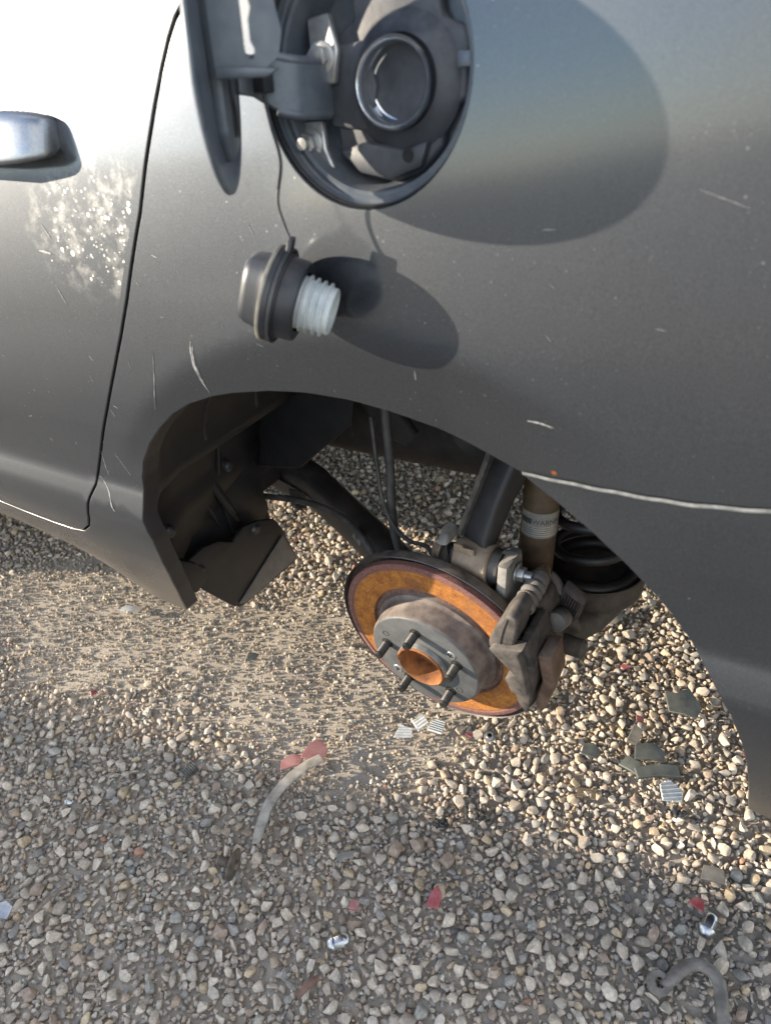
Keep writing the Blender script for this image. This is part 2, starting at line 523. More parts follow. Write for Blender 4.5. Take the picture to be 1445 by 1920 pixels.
def yS(x, z):
    x, z = np.asarray(x, float), np.asarray(z, float)
    mm = np.clip((x + .78) / .36, 0, 1)
    mm = mm * mm * (3 - 2 * mm)
    lo = mm * np.interp(z, _zf, _YA) + (1 - mm) * np.interp(z, _zf, _YF)
    zz = np.maximum(z - .7375, 0)
    k = .4275 - .85 * (np.clip(x, -.3, .45) - .08)
    b = np.maximum(z - 1.09, 0)
    xr, xf = np.maximum(x - .42, 0), np.maximum(-2.3 - x, 0)
    # the arch flare: a soft crease runs round the opening, the band inside it leans under
    rr = np.sqrt((x - ARCH_C[0]) ** 2 + (z - ARCH_C[1]) ** 2)
    q = np.maximum(.430 - rr, 0)
    q = np.where(q < .018, q * q / .036, q - .009)
    flare = .27 * np.minimum(q, .075) * np.clip((z - .64) / .10, 0, 1) * np.clip((.30 - x) / .2, 0, 1)
    return lo + k * zz * zz / 2 + 1.6 * b * b + .35 * xr * xr + .16 * xf * xf + flare

def nS(x, z):
    e = .002
    gx = (yS(x + e, z) - yS(x - e, z)) / (2 * e)
    gz = (yS(x, z + e) - yS(x, z - e)) / (2 * e)
    n = np.stack([gx, -np.ones_like(gx), gz], -1)
    return n / np.linalg.norm(n, axis=-1, keepdims=True)

def resample(poly, step, closed=True):
    out = []
    L = len(poly)
    for i in range(L if closed else L - 1):
        a, b = np.array(poly[i], float), np.array(poly[(i + 1) % L], float)
        k = max(1, int(math.ceil(np.linalg.norm(b - a) / step)))
        for j in range(k):
            out.append(a + (b - a) * j / k)
    if not closed:
        out.append(np.array(poly[-1], float))
    return np.array(out)

def in_poly(P, poly):
    P = np.asarray(P)
    x, z = P[:, 0], P[:, 1]
    r = np.zeros(len(P), bool)
    a = np.asarray(poly)
    b = np.roll(a, -1, 0)
    for (x0, z0), (x1, z1) in zip(a, b):
        c = ((z0 > z) != (z1 > z)) & (x < (x1 - x0) * (z - z0) / (z1 - z0 + 1e-12) + x0)
        r ^= c
    return r

def panel(name, outline, holes, mat, parent, sp=.02, step=.008, ret=.016, off=0.0, fine=None, surf=None):
    fs_, fn = (surf or (yS, nS))
    loops = [resample(outline, step)] + [resample(h, step) for h in holes]
    lo, hi = loops[0].min(0), loops[0].max(0)
    gx = np.arange(lo[0], hi[0], sp)
    gz = np.arange(lo[1], hi[1], sp * .5)
    G = np.stack(np.meshgrid(gx, gz), -1).reshape(-1, 2)
    if fine is not None:
        x0, x1, z0, z1, s2 = fine
        G = G[~((G[:, 0] > x0) & (G[:, 0] < x1) & (G[:, 1] > z0) & (G[:, 1] < z1))]
        G2 = np.stack(np.meshgrid(np.arange(x0, x1, s2), np.arange(z0, z1, s2)), -1).reshape(-1, 2)
        G = np.concatenate([G, G2])
    G = G[in_poly(G, loops[0])]
    for h in loops[1:]:
        G = G[~in_poly(G, h)]
    B = np.concatenate(loops)
    d = np.concatenate([np.min(np.hypot(G[i:i + 400, None, 0] - B[None, :, 0], G[i:i + 400, None, 1] - B[None, :, 1]), 1) for i in range(0, len(G), 400)])
    G = G[d > step * .6]
    pts = np.concatenate([B, G])
    edges, base = [], 0
    for lp in loops:
        n_ = len(lp)
        edges += [(base + i, base + (i + 1) % n_) for i in range(n_)]
        base += n_
    vo, eo, fo, ov, oe, of = delaunay_2d_cdt([Vector(p) for p in pts], edges, [], 0, 1e-7, True)
    V = np.array([(v.x, v.y) for v in vo])
    T = np.array([f for f in fo])
    cen = V[T].mean(1)
    keep = in_poly(cen, loops[0])
    for h in loops[1:]:
        keep &= ~in_poly(cen, h)
    T = T[keep]
    y = fs_(V[:, 0], V[:, 1]) + off
    verts = [(a[0], yy, a[1]) for a, yy in zip(V, y)]
    nor = list(fn(V[:, 0], V[:, 1]))
    faces = []
    for t in T:
        a, b, c = V[t]
        area = (b[0] - a[0]) * (c[1] - a[1]) - (b[1] - a[1]) * (c[0] - a[0])
        faces.append(tuple(int(i) for i in (t if area > 0 else t[::-1])))   # facing -y
    dark = []
    # rolled edge
    for li, lp in enumerate(loops):
        nx = np.roll(lp, -1, 0) - np.roll(lp, 1, 0)
        nx /= np.linalg.norm(nx, axis=1)[:, None] + 1e-12
        ar = .5 * np.sum(lp[:, 0] * np.roll(lp[:, 1], -1) - np.roll(lp[:, 0], -1) * lp[:, 1])
        sgn = (1 if ar > 0 else -1) * (1 if li == 0 else -1)
        out = np.stack([nx[:, 1], -nx[:, 0]], 1) * sgn
        yb = fs_(lp[:, 0], lp[:, 1]) + off
        nb = fn(lp[:, 0], lp[:, 1])
        prev = None
        n_ = len(lp)
        for (o_, dy, wgt) in ((0, 0, 0), (.0009, .0005, .5), (.0013, .0018, .92), (.0013, ret, 1.0)):
            s0 = len(verts)
            for i in range(n_):
                q = lp[i] + out[i] * o_
                verts.append((q[0], yb[i] + dy, q[1]))
                nn = nb[i] * (1 - wgt) + np.array((out[i][0], 0, out[i][1])) * wgt
                nor.append(nn / np.linalg.norm(nn))
            if prev is not None:
                for i in range(n_):
                    j = (i + 1) % n_
                    f = (prev + i, s0 + i, s0 + j, prev + j)
                    
                    A_, B_, C_ = (np.array(verts[k]) for k in f[:3])
                    gn_ = np.cross(B_ - A_, C_ - A_)
                    faces.append(f if np.dot(gn_, nor[f[0]] + nor[f[1]]) > 0 else f[::-1])
                    if wgt == 1.0:
                        dark.append(len(faces) - 1)
            prev = s0
    ob = link(name, verts, faces, mat, parent, True, nor)
    ob.data.materials.append(M['black_plastic'])  # return faces blackened, painting in the shade of arch lip and gaps
    for k in dark:
        ob.data.polygons[k].material_index = 1
    return ob

# ------------------------------------------------------------------ outlines, in x and z on the body side (metres)
ARCH = [(-0.3801, 0.3632), (-0.3507, 0.4285), (-0.3292, 0.4851), (-0.3109, 0.5496), (-0.3107, 0.5800), (-0.3070, 0.6000), (-0.3050, 0.6162), (-0.2980, 0.6410), (-0.2851, 0.6663), (-0.2629, 0.6939), (-0.241, 0.7152), (-0.2143, 0.7361), (-0.1873, 0.751), (-0.1541, 0.7634), (-0.1277, 0.77), (-0.0831, 0.7776), (-0.0413, 0.7811), (0.0022, 0.7803), (0.0421, 0.7755), (0.0877, 0.7666), (0.1157, 0.7586), (0.1393, 0.7514), (0.1657, 0.7415), (0.1935, 0.7266), (0.2251, 0.7071), (0.2514, 0.6868), (0.2705, 0.669), (0.289, 0.6484), (0.3063, 0.6244), (0.3199, 0.6056), (0.3314, 0.5903), (0.3441, 0.5680), (0.3534, 0.5413), (0.3615, 0.5088), (0.3678, 0.4676), (0.3736, 0.4086)]
ARCH_Q, ARCH_B = ARCH[:23], ARCH[22:]
ARCH_Q[-1] = (0.1640, 0.7440)
SEAM = [(-0.088, 1.092), (-0.1071, 1.0727), (-0.1191, 1.0626), (-0.1274, 1.0517), (-0.1377, 1.0348), (-0.1514, 1.0095), (-0.1615, 0.9894), (-0.1726, 0.9671), (-0.1892, 0.9292), (-0.1988, 0.912), (-0.2132, 0.8852), (-0.2305, 0.8519), (-0.2516, 0.8161), (-0.2779, 0.7753), (-0.3038, 0.7367), (-0.3442, 0.6799), (-0.3830, 0.6240), (-0.3880, 0.6123), (-0.4021, 0.5936), (-0.41, 0.5807), (-0.4243, 0.5555), (-0.4400, 0.5360), (-0.4650, 0.5190), (-0.495, 0.5140), (-0.5325, 0.5133), (-0.601, 0.516), (-0.653, 0.5206)]
BSEAM = [(0.1640, 0.7440), (0.1927, 0.7466), (0.2262, 0.7483), (0.2561, 0.7506), (0.291, 0.7536), (0.3233, 0.7572), (0.3372, 0.7592), (.50, .775), (.70, .80), (.93, .83)]

def offset_line(pts, d):
    P = np.array(pts, float)
    t = np.gradient(P, axis=0)
    t /= np.linalg.norm(t, axis=1)[:, None]
    return [tuple(p + d * np.array((tt[1], -tt[0]))) for p, tt in zip(P, t)]

FILL = (.0466, 1.0181)            # filler centre
FR = .0835
hole = [(FILL[0] + FR * math.cos(2 * math.pi * k / 72), FILL[1] + FR * math.sin(2 * math.pi * k / 72)) for k in range(72)]

# ================================================================== GROUND
def gh(x, y):
    return .005 * np.sin(3.1 * x + 1.7 * y + .4) + .004 * np.sin(7.3 * x - 5.1 * y) + .003 * np.sin(13.0 * y + 4.0 * x + 1.0) + .0015 * np.sin(31 * x + 11 * y)

def dirt_mask(x, y):
    ax, ay, bx, by = -1.15, .22, -.22, .33
    t = np.clip(((x - ax) * (bx - ax) + (y - ay) * (by - ay)) / ((bx - ax) ** 2 + (by - ay) ** 2), 0, 1)
    d = np.hypot(x - ax - t * (bx - ax), y - ay - t * (by - ay))
    d = d + .05 * np.sin(9 * x + 4 * y) + .03 * np.sin(17 * y - 6 * x)
    m_ = np.clip((.30 - d) / .17, 0, 1)
    return m_ * m_ * (3 - 2 * m_)

def ground_material():
    mt, nt, b = new_mat('gravel_earth')
    co = N(nt, 'ShaderNodeTexCoord').outputs['Object']
    f = noise(nt, co, 35, 8, .65)
    f2 = noise(nt, co, 420, 4, .6)
    c = ramp(nt, f, [(.3, (.36, .31, .25)), (.7, (.48, .42, .345))])
    c2 = ramp(nt, f2, [(.3, (.26, .225, .18)), (.72, (.50, .445, .365))])
    c = mixc(nt, .5, c, c2)
    v = N(nt, 'ShaderNodeTexVoronoi', feature='F1')
    v.inputs['Scale'].default_value = 75
    nt.links.new(co, v.inputs['Vector'])
    vc = N(nt, 'ShaderNodeSeparateColor')
    nt.links.new(v.outputs['Color'], vc.inputs[0])
    peb = ramp(nt, vc.outputs[0], [(0, (.11, .10, .09)), (.35, (.24, .21, .175)), (.7, (.34, .30, .25)), (1, (.46, .41, .34))])
    far = N(nt, 'ShaderNodeVectorMath', operation='LENGTH')
    nt.links.new(co, far.inputs[0])
    away = sstep(nt, far.outputs['Value'], 1.2, 2.4)
    c = mixc(nt, away, c, peb)
    nt.links.new(c, b.inputs['Base Color'])
    b.inputs['Roughness'].default_value = .95
    h = math_n(nt, 'ADD', math_n(nt, 'MULTIPLY', f2, .14), math_n(nt, 'MULTIPLY', math_n(nt, 'SUBTRACT', 1.0, v.outputs['Distance']), math_n(nt, 'MULTIPLY', away, 1.6)))
    bump(nt, b, h, 1.0, .006)
    return mt

M['ground'] = ground_material()
xs = np.concatenate([-np.geomspace(600, 3.0, 16), np.arange(-2.6, 1.41, .03), np.geomspace(1.8, 600, 16)])
ys = np.concatenate([-np.geomspace(600, 1.6, 16), np.arange(-1.3, 2.21, .03), np.geomspace(2.6, 600, 16)])
GX, GY = np.meshgrid(xs, ys)
GZ = gh(GX, GY) * np.exp(-(np.hypot(GX, GY) / 4) ** 2) - .002
nx_, ny_ = len(xs), len(ys)
gv = np.stack([GX, GY, GZ], -1).reshape(-1, 3)
gf = [(j * nx_ + i, j * nx_ + i + 1, (j + 1) * nx_ + i + 1, (j + 1) * nx_ + i) for j in range(ny_ - 1) for i in range(nx_ - 1)]
ground = link('ground', gv, gf, 'ground')
ground['kind'] = 'structure'
ground['label'] = 'pale crushed gravel ground with a worn sandy strip'
WORLD[ground.name] = Matrix.Identity(4)

# ---- stone shapes
def ico(sub):
    bm = bmesh.new()
    bmesh.ops.create_icosphere(bm, subdivisions=sub, radius=1)
    v = np.array([tuple(q.co) for q in bm.verts])
    f = np.array([[w.index for w in p.verts] for p in bm.faces])
    bm.free()
    return v, f

ICO2 = ico(2)
ICO1 = ico(1)

def stone_shape(base, cuts):
    v = base[0].copy()
    v *= 1 + rng.normal(0, .05, (len(v), 1))
    for _ in range(cuts):
        d = rng.normal(size=3)
        d /= np.linalg.norm(d)
        h = rng.uniform(.42, .80)
        s = v @ d
        v -= np.where(s > h, (s - h) * .94, 0)[:, None] * d
    v *= np.array([1.0, rng.uniform(.66, .95), rng.uniform(.5, .78)])
    v /= np.abs(v).max()
    return v

def hull_shape(npt):
    v = rng.normal(size=(npt, 3))
    v /= np.linalg.norm(v, axis=1)[:, None]
    v *= rng.uniform(.80, 1.12, (npt, 1))
    bm = bmesh.new()
    for q in v:
        bm.verts.new(q)
    rr_ = bmesh.ops.convex_hull(bm, input=bm.verts)
    bmesh.ops.delete(bm, geom=[g for g in rr_['geom_interior'] if isinstance(g, bmesh.types.BMVert)], context='VERTS')
    bmesh.ops.bevel(bm, geom=list(bm.edges), offset=.10, segments=1, affect='EDGES', clamp_overlap=True)
    bmesh.ops.triangulate(bm, faces=bm.faces)
    bmesh.ops.recalc_face_normals(bm, faces=bm.faces)
    bm.verts.index_update()
    V_ = np.array([tuple(q.co) for q in bm.verts]) * np.array([1.0, rng.uniform(.62, .95), rng.uniform(.5, .8)])
    F_ = np.array([[w.index for w in p.verts] for p in bm.faces])
    bm.free()
    return V_ / np.abs(V_).max(), F_

HULL = [hull_shape(int(rng.integers(9, 14))) for _ in range(22)]
SH2 = [stone_shape(ICO2, int(rng.integers(8, 13))) for _ in range(22)]
SH1 = [stone_shape(ICO1, 4) for _ in range(16)]
BIGSH = [(s, ICO2[1]) for s in SH2] + HULL[:9]
TINYSH = [(s, ICO1[1]) for s in SH1]
OF = np.array([(0, 2, 4), (2, 1, 4), (1, 3, 4), (3, 0, 4), (2, 0, 5), (1, 2, 5), (3, 1, 5), (0, 3, 5)])
def octa():
    v = np.array([(1, 0, 0), (-1, 0, 0), (0, 1, 0), (0, -1, 0), (0, 0, 1), (0, 0, -1)], float) + rng.normal(0, .22, (6, 3))
    v *= np.array([1.0, rng.uniform(.7, 1.0), rng.uniform(.55, .85)])
    return v / np.abs(v).max() * 1.05, OF
OCTA = [octa() for _ in range(16)]
PAL = np.array([(.48, .415, .34), (.42, .365, .305), (.53, .465, .385), (.38, .335, .285), (.56, .50, .42), (.49, .395, .275), (.42, .335, .25), (.28, .265, .245), (.37, .29, .23), (.49, .44, .37), (.35, .335, .305), (.16, .155, .15), (.40, .235, .165)])
PW = np.array([.17, .15, .15, .11, .08, .07, .06, .05, .03, .09, .06, .008, .004])
PW /= PW.sum()

def stone_material():
    mt, nt, b = new_mat('gravel_stone')
    at_ = N(nt, 'ShaderNodeAttribute', attribute_name='stone_colour')
    co = N(nt, 'ShaderNodeTexCoord').outputs['Object']
    f = noise(nt, co, 260, 5, .65)
    k = ramp(nt, f, [(.28, (.66, .65, .64)), (.72, (1.22, 1.2, 1.16))])
    mx = N(nt, 'ShaderNodeMix', data_type='RGBA', blend_type='MULTIPLY')
    mx.inputs[0].default_value = 1
    nt.links.new(at_.outputs['Color'], mx.inputs[6])
    nt.links.new(k, mx.inputs[7])
    nt.links.new(mx.outputs[2], b.inputs['Base Color'])
    b.inputs['Roughness'].default_value = .9
    b.inputs['Specular IOR Level'].default_value = .25
    f2 = noise(nt, co, 900, 4, .65)
    bump(nt, b, f2, .55, .0012)
    return mt

M['stone'] = stone_material()

class Cells:
    def __init__(s, c):
        s.c, s.d = c, {}
    def ok(s, x, y, r, k):
        i, j = int(x // s.c), int(y // s.c)
        for a in (i - 1, i, i + 1):
            for b in (j - 1, j, j + 1):
                for (X, Y, Rr) in s.d.get((a, b), ()):
                    q = (r + Rr) * k
                    if (X - x) ** 2 + (Y - y) ** 2 < q * q:
                        return False
        return True
    def add(s, x, y, r):
        s.d.setdefault((int(x // s.c), int(y // s.c)), []).append((x, y, r))

def project(P):
    v = P - CAM
    dz = v @ R_FWD
    return 722.5 + FPX * (v @ R_RIGHT) / dz, 960 + FPX * (v @ R_DOWN) / dz, dz

BLOCK = []      # (x, y, r): where debris lies, kept free of larger stones
def scatter(n_try, lo, hi, region, k, cells, place_dirt, lift, p_pow=1.6, view_only=False):
    x0, x1, y0, y1 = region
    out = []
    X = rng.uniform(x0, x1, n_try)
    Y = rng.uniform(y0, y1, n_try)
    Rr = .5 * (lo + (hi - lo) * rng.random(n_try) ** p_pow)
    dm = dirt_mask(X, Y)
    keep = rng.random(n_try) > dm * place_dirt
    if view_only:
        px, py, dz = project(np.stack([X, Y, 0 * X], 1))
        keep &= (dz > .2) & (px > -160) & (px < 1600) & (py > 780) & (py < 2080)
    X, Y, Rr = X[keep], Y[keep], Rr[keep]
    o = np.argsort(-Rr)
    for i in o:
        x, y, r = float(X[i]), float(Y[i]), float(Rr[i])
        if r > .006 and any((x - a) ** 2 + (y - b) ** 2 < (r * .4 + c) ** 2 for a, b, c in BLOCK):
            continue
        if cells is None or cells.ok(x, y, r, k):
            if cells is not None:
                cells.add(x, y, r)
            out.append((x, y, r, lift))
    return out

DEBRIS_SPOTS = [(-.262, .05, .03), (-.262, .10, .03), (-.258, -.01, .02), (-.27, .12, .03), (-.258, -.083, .026), (-.053, -.098, .016), (.038, .012, .016), (.356, .167, .016), (.247, .355, .045), (.279, .325, .022), (.17, .271, .014), (.259, .519, .03), (.37, .075, .035), (-.14, .268, .03), (-.104, .287, .02), (-.011, .31, .010), (.372, .150, .012)]
BLOCK += DEBRIS_SPOTS
FULL = (-1.85, .85, -.75, 1.35)
cells = Cells(.034)
big = scatter(34000, .013, .0235, FULL, .74, cells, 1.0, .60, 1.8, True)
mid = scatter(125000, .008, .013, FULL, .62, cells, .975, .55, 1.1, True)
ring = scatter(85000, .011, .025, (-3.6, 2.3, -2.5, 1.7), .85, None, .8, .5, 1.5)
rx_, ry_, rd_ = project(np.array([(a[0], a[1], 0.) for a in ring]))
inside_ = (rd_ > .2) & (rx_ > -150) & (rx_ < 1590) & (ry_ > 790) & (ry_ < 2070)
fullr = np.array([FULL[0] < a[0] < FULL[1] and FULL[2] < a[1] < FULL[3] for a in ring])
ring = [a for a, q in zip(ring, inside_ & fullr) if not q]
small = scatter(95000, .0045, .009, FULL, .5, None, .72, .55, 1.2, True)
small = [small[i] for i in rng.permutation(len(small))[:46000]]
grit_n = 12000
gxx = rng.uniform(-1.5, .3, grit_n * 3)
gyy = rng.uniform(-.2, .75, grit_n * 3)
gk = rng.random(grit_n * 3) < dirt_mask(gxx, gyy) * .9 + .05
gxx, gyy = gxx[gk][:grit_n], gyy[gk][:grit_n]
grit = [(float(a), float(b), .5 * r, .18) for a, b, r in zip(gxx, gyy, .0024 + .0050 * rng.random(len(gxx)) ** 2.2)]
allb = big + mid
ax_, ay_, adz = project(np.array([(a[0], a[1], .005) for a in allb]))
app = np.array([a[2] for a in allb]) / np.maximum(adz, .3)
app[(ax_ < 10) | (ax_ > 1435) | (ay_ < 880) | (ay_ > 1905)] = 0
hidden = (ax_ > 640) & (ax_ < 1100) & (ay_ > 1040) & (ay_ < 1330)       # behind the brake
hidden |= (ax_ > 1170) & (ay_ < 1380) | (ax_ < 560) & (ay_ < 1140)
app[hidden] = 0
top = set(np.argsort(-app)[:290].tolist())

def rot_rand(n):
    q = rng.normal(size=(n, 4))
    q[:, 1:3] *= .45
    q /= np.linalg.norm(q, axis=1)[:, None]
    w, x, y, z = q.T
    return np.stack([np.stack([1 - 2 * (y * y + z * z), 2 * (x * y - z * w), 2 * (x * z + y * w)], -1),
                     np.stack([2 * (x * y + z * w), 1 - 2 * (x * x + z * z), 2 * (y * z - x * w)], -1),
                     np.stack([2 * (x * z - y * w), 2 * (y * z + x * w), 1 - 2 * (x * x + y * y)], -1)], 1)

def stone_cloud(groups, name, parent):
    V, F, Cc, base = [], [], [], 0
    for lst, shapes in groups:
        if not lst:
            continue
        A = np.array(lst)
        n = len(A)
        RT = rot_rand(n)
        ci = rng.choice(len(PAL), n, p=PW)
        cl = PAL[ci] * np.array((.97, .96, .955)) * rng.normal(1, .10, (n, 1))
        sandy = (A[:, 2] < .0031)[:, None]
        cl = np.where(sandy, np.array((.40, .345, .275)) * rng.normal(1, .13, (n, 1)), cl)
        which = rng.integers(0, len(shapes), n)
        zc = gh(A[:, 0], A[:, 1]) * np.exp(-(np.hypot(A[:, 0], A[:, 1]) / 4) ** 2) + A[:, 2] * A[:, 3] * rng.uniform(.5, 1.15, n)
        for s in range(len(shapes)):
            id_ = np.where(which == s)[0]
            if not len(id_):
                continue
            vv = np.einsum('nij,vj->nvi', RT[id_], shapes[s][0]) * A[id_, 2][:, None, None]
            vv += np.stack([A[id_, 0], A[id_, 1], zc[id_]], 1)[:, None, :]
            k = len(shapes[s][0])
            ff = shapes[s][1][None] + (base + np.arange(len(id_)) * k)[:, None, None]
            V.append(vv.reshape(-1, 3))
            F.append(ff.reshape(-1, 3))
            Cc.append(np.repeat(cl[id_], k, 0))
            base += len(id_) * k
    V, F, Cc = np.concatenate(V), np.concatenate(F), np.concatenate(Cc)
    me = bpy.data.meshes.new(name)
    me.vertices.add(len(V))
    me.vertices.foreach_set('co', V.astype(np.float32).ravel())
    me.loops.add(F.size)
    me.loops.foreach_set('vertex_index', F.astype(np.int32).ravel())
    me.polygons.add(len(F))
    me.polygons.foreach_set('loop_start', np.arange(0, F.size, 3, dtype=np.int32))
    me.polygons.foreach_set('use_smooth', np.ones(len(F), bool))
    at_ = me.attributes.new('stone_colour', 'FLOAT_COLOR', 'POINT')
    at_.data.foreach_set('color', np.concatenate([np.clip(Cc, .02, .8), np.ones((len(Cc), 1))], 1).astype(np.float32).ravel())
    me.update()
    me.validate()
    me.set_sharp_from_angle(angle=math.radians(38))
    me.materials.append(M['stone'])
    globals().update(N_TRI=len(F))
    o = bpy.data.objects.new(name, me)
    COL.objects.link(o)
    child(o, parent)
    o['kind'] = 'stuff'
    return o

rest = [a for i, a in enumerate(allb) if i not in top]
near_rest = [a for a in rest if a[2] > .0050]
tiny_rest = [a for a in rest if a[2] <= .0050]
gravel = stone_cloud([(near_rest, BIGSH), (tiny_rest + small[:24000] + grit, TINYSH), (small[24000:] + ring, OCTA)], 'gravel', ground)
gravel['label'] = 'loose pale gravel and grit too fine to count'

stone_meshes = []
for k in range(40):
    sh, shf = BIGSH[(k * 7) % len(BIGSH)]
    me = bpy.data.meshes.new('stone')
    me.from_pydata([tuple(v) for v in sh], [], [tuple(int(i) for i in f) for f in shf])
    for p in me.polygons:
        p.use_smooth = True
    at_ = me.attributes.new('stone_colour', 'FLOAT_COLOR', 'POINT')
    c = PAL[rng.choice(len(PAL), p=PW)] * np.array((.97, .96, .955)) * rng.normal(1, .08)
    at_.data.foreach_set('color', np.tile(np.array([*c, 1.0], np.float32), len(sh)))
    me.set_sharp_from_angle(angle=math.radians(34))
    me.materials.append(M['stone_big'] if 'stone_big' in M else M['stone'])
    stone_meshes.append(me)
RS = rot_rand(400)
for n_, i in enumerate(sorted(top)):
    x, y, r, lf = allb[i]
    o = bpy.data.objects.new('stone', stone_meshes[n_ % len(stone_meshes)])
    mw = Matrix([list(RS[n_][a]) + [0] for a in range(3)] + [[0, 0, 0, 1]])
    z_ = float(gh(x, y)) + r * lf * 1.05
    o.matrix_world = Matrix.Translation((x, y, z_)) @ mw @ Matrix.Scale(r, 4)
    COL.objects.link(o)
    o.parent = ground
# stones scaled from unit size need a coarser pattern in their own coordinates
mt_big = M['stone'].copy()
mt_big.name = 'gravel_stone_large'
for nd in mt_big.node_tree.nodes:
    if nd.type == 'TEX_NOISE':
        nd.inputs['Scale'].default_value *= .009
    if nd.type == 'BUMP':
        nd.inputs['Distance'].default_value = .0012
for me in stone_meshes:
    me.materials[0] = mt_big

# ================================================================== THE CAR
car = empty('car', (-1.2, .9, 0), 'dark grey sedan with its rear wheel off and fuel door hanging open', 'car')

qd = offset_line(SEAM, .0028)     # front edge of the quarter panel (gap side)
dd = offset_line(SEAM, -.0028)    # rear edge of the door
# offset_line turns left/right with the direction of travel: make sure the door lies forward of the gap
if dd[5][0] > qd[5][0]:
    qd, dd = dd, qd
SILL_B = [(-.45, .368), (-.60, .372), (-.90, .375), (-1.6, .375), (-2.42, .375)]
DOOR_B = [(-.80, .5215), (-1.30, .5225)]
belt = 1.18
quarter_outline = ([(-.02, 1.15), (.0, belt), (.93, 1.16)] + [(.93, .834)] + [(x, z + .0012) for x, z in BSEAM[::-1][1:-1]]
                   + ARCH_Q[::-1] + SILL_B + [(-2.42, .517)] + [(-1.30, .5167), (-.80, .5160)] + qd[::-1])
quarter = panel('quarter_panel', quarter_outline, [hole], 'paint', car, sp=.022, step=.0075, ret=.024, fine=(-.36, .42, .60, 1.12, .0085))
door_outline = [(-.02 - .0056, 1.15), (-.03, belt)] + [(-1.297, belt)] + [(-1.297, .5225)] + [(-.80, .5215)] + dd[::-1]
rear_door = panel('rear_door', door_outline, [], 'paint', car, sp=.022, step=.008, ret=.016, fine=(-.60, -.06, .50, 1.12, .014))
bump_outline = [(x, z - .0016) for x, z in BSEAM] + [(.93, .36), (.60, .375), (.44, .395)] + ARCH_B[::-1][:-1]
bumper = panel('rear_bumper', bump_outline, [], 'paint', car, sp=.022, step=.0075, ret=.020, off=-.0008, fine=(.16, .45, .40, .78, .012))
front_outline = [(-1.303, belt), (-2.40, belt), (-2.40, .90), (-2.36, .5225), (-1.303, .5225)]
panel('front_door', front_outline, [], 'paint', car, sp=.06, step=.03, ret=.016)
fa = [(-2.78 + .36 * math.cos(a), .42 + .36 * math.sin(a)) for a in np.linspace(-.15, math.pi + .15, 22)]
fender_outline = [(-2.406, belt - .05), (-3.35, .95), (-3.42, .70), (-3.40, .38)] + fa[::-1] + [(-2.41, .38), (-2.366, .5225), (-2.406, .90)]
panel('front_fender', fender_outline, [], 'paint', car, sp=.06, step=.03, ret=.03)

# dark jamb behind the door gap, bumper seam strip paled for chipped paint and caught light
def ribbon(name, line, wdt, dy, mat, parent, taper=False):
    P = resample(line, .004, False)
    t = np.gradient(P, axis=0)
    t /= np.linalg.norm(t, axis=1)[:, None]
    out = np.stack([t[:, 1], -t[:, 0]], 1)
    n_ = len(P)
    ww = np.full(n_, wdt)
    if taper:
        s = np.linspace(0, 1, n_)
        ww = wdt * (.35 + .65 * np.sin(np.pi * s)) * (1 + .35 * np.sin(23 * s + wdt * 9e4))
    rows = []
    for f in (-1, 0, 1):
        q = P + out * (ww * f)[:, None]
        rows.append(np.stack([q[:, 0], yS(q[:, 0], q[:, 1]) + dy - (.00025 if f == 0 else 0), q[:, 1]], 1))
    V = np.concatenate(rows)
    F = [(k * n_ + i, k * n_ + i + 1, (k + 1) * n_ + i + 1, (k + 1) * n_ + i) for k in (0, 1) for i in range(n_ - 1)]
    return link(name, V, F, mat, parent)

ribbon('door_gap', SEAM + DOOR_B, .012, .013, 'gap', quarter)
rb = resample(BSEAM, .004, False)
rb = [(x, z - .0003 + .0004 * math.sin(60 * x) + .0003 * math.sin(190 * x)) for x, z in rb]
ribbon('seam_edge', rb, .0014, -.0014, 'chip', bumper)

# scratches through the paint
SCR = [([(-0.1552, 0.8206), (-0.1575, 0.8128), (-0.1586, 0.7972), (-0.157, 0.7815), (-0.1534, 0.7657)], .0010), ([(-0.1530, 0.8190), (-0.1557, 0.8100), (-0.1566, 0.7950), (-0.1548, 0.7800)], .0006), ([(-0.21, 0.8055), (-0.2147, 0.7877), (-0.2201, 0.7703), (-0.2324, 0.7392)], .0004), ([(-0.3525, 0.6662), (-0.3566, 0.6463), (-0.3581, 0.6303)], .0005), ([(-0.377, 0.626), (-0.3646, 0.6104), (-0.3615, 0.5911), (-0.3568, 0.5848)], .0009), ([(-0.3324, 0.9173), (-0.3215, 0.9031)], .0006), ([(-0.333, 0.8598), (-0.3228, 0.842)], .0005), ([(0.1706, 0.7933), (0.1807, 0.7933), (0.1907, 0.7916)], .0007), ([(-0.3277, 0.6676), (-0.3157, 0.6401)], .0004), ([(0.2676, 0.9494), (0.2946, 0.9403)], .00018), ([(-0.3448, 0.8925), (-0.3273, 0.8901)], .0012)]
for line, w_ in SCR:
    on = quarter if line[0][0] > -.19 or (line[0][1] < .83 and line[0][0] > -.36) or line[0][1] < .63 else rear_door
    ribbon('scratch', spline([np.array(p) for p in line], 6), w_, -.0004, 'scratch', on, True)
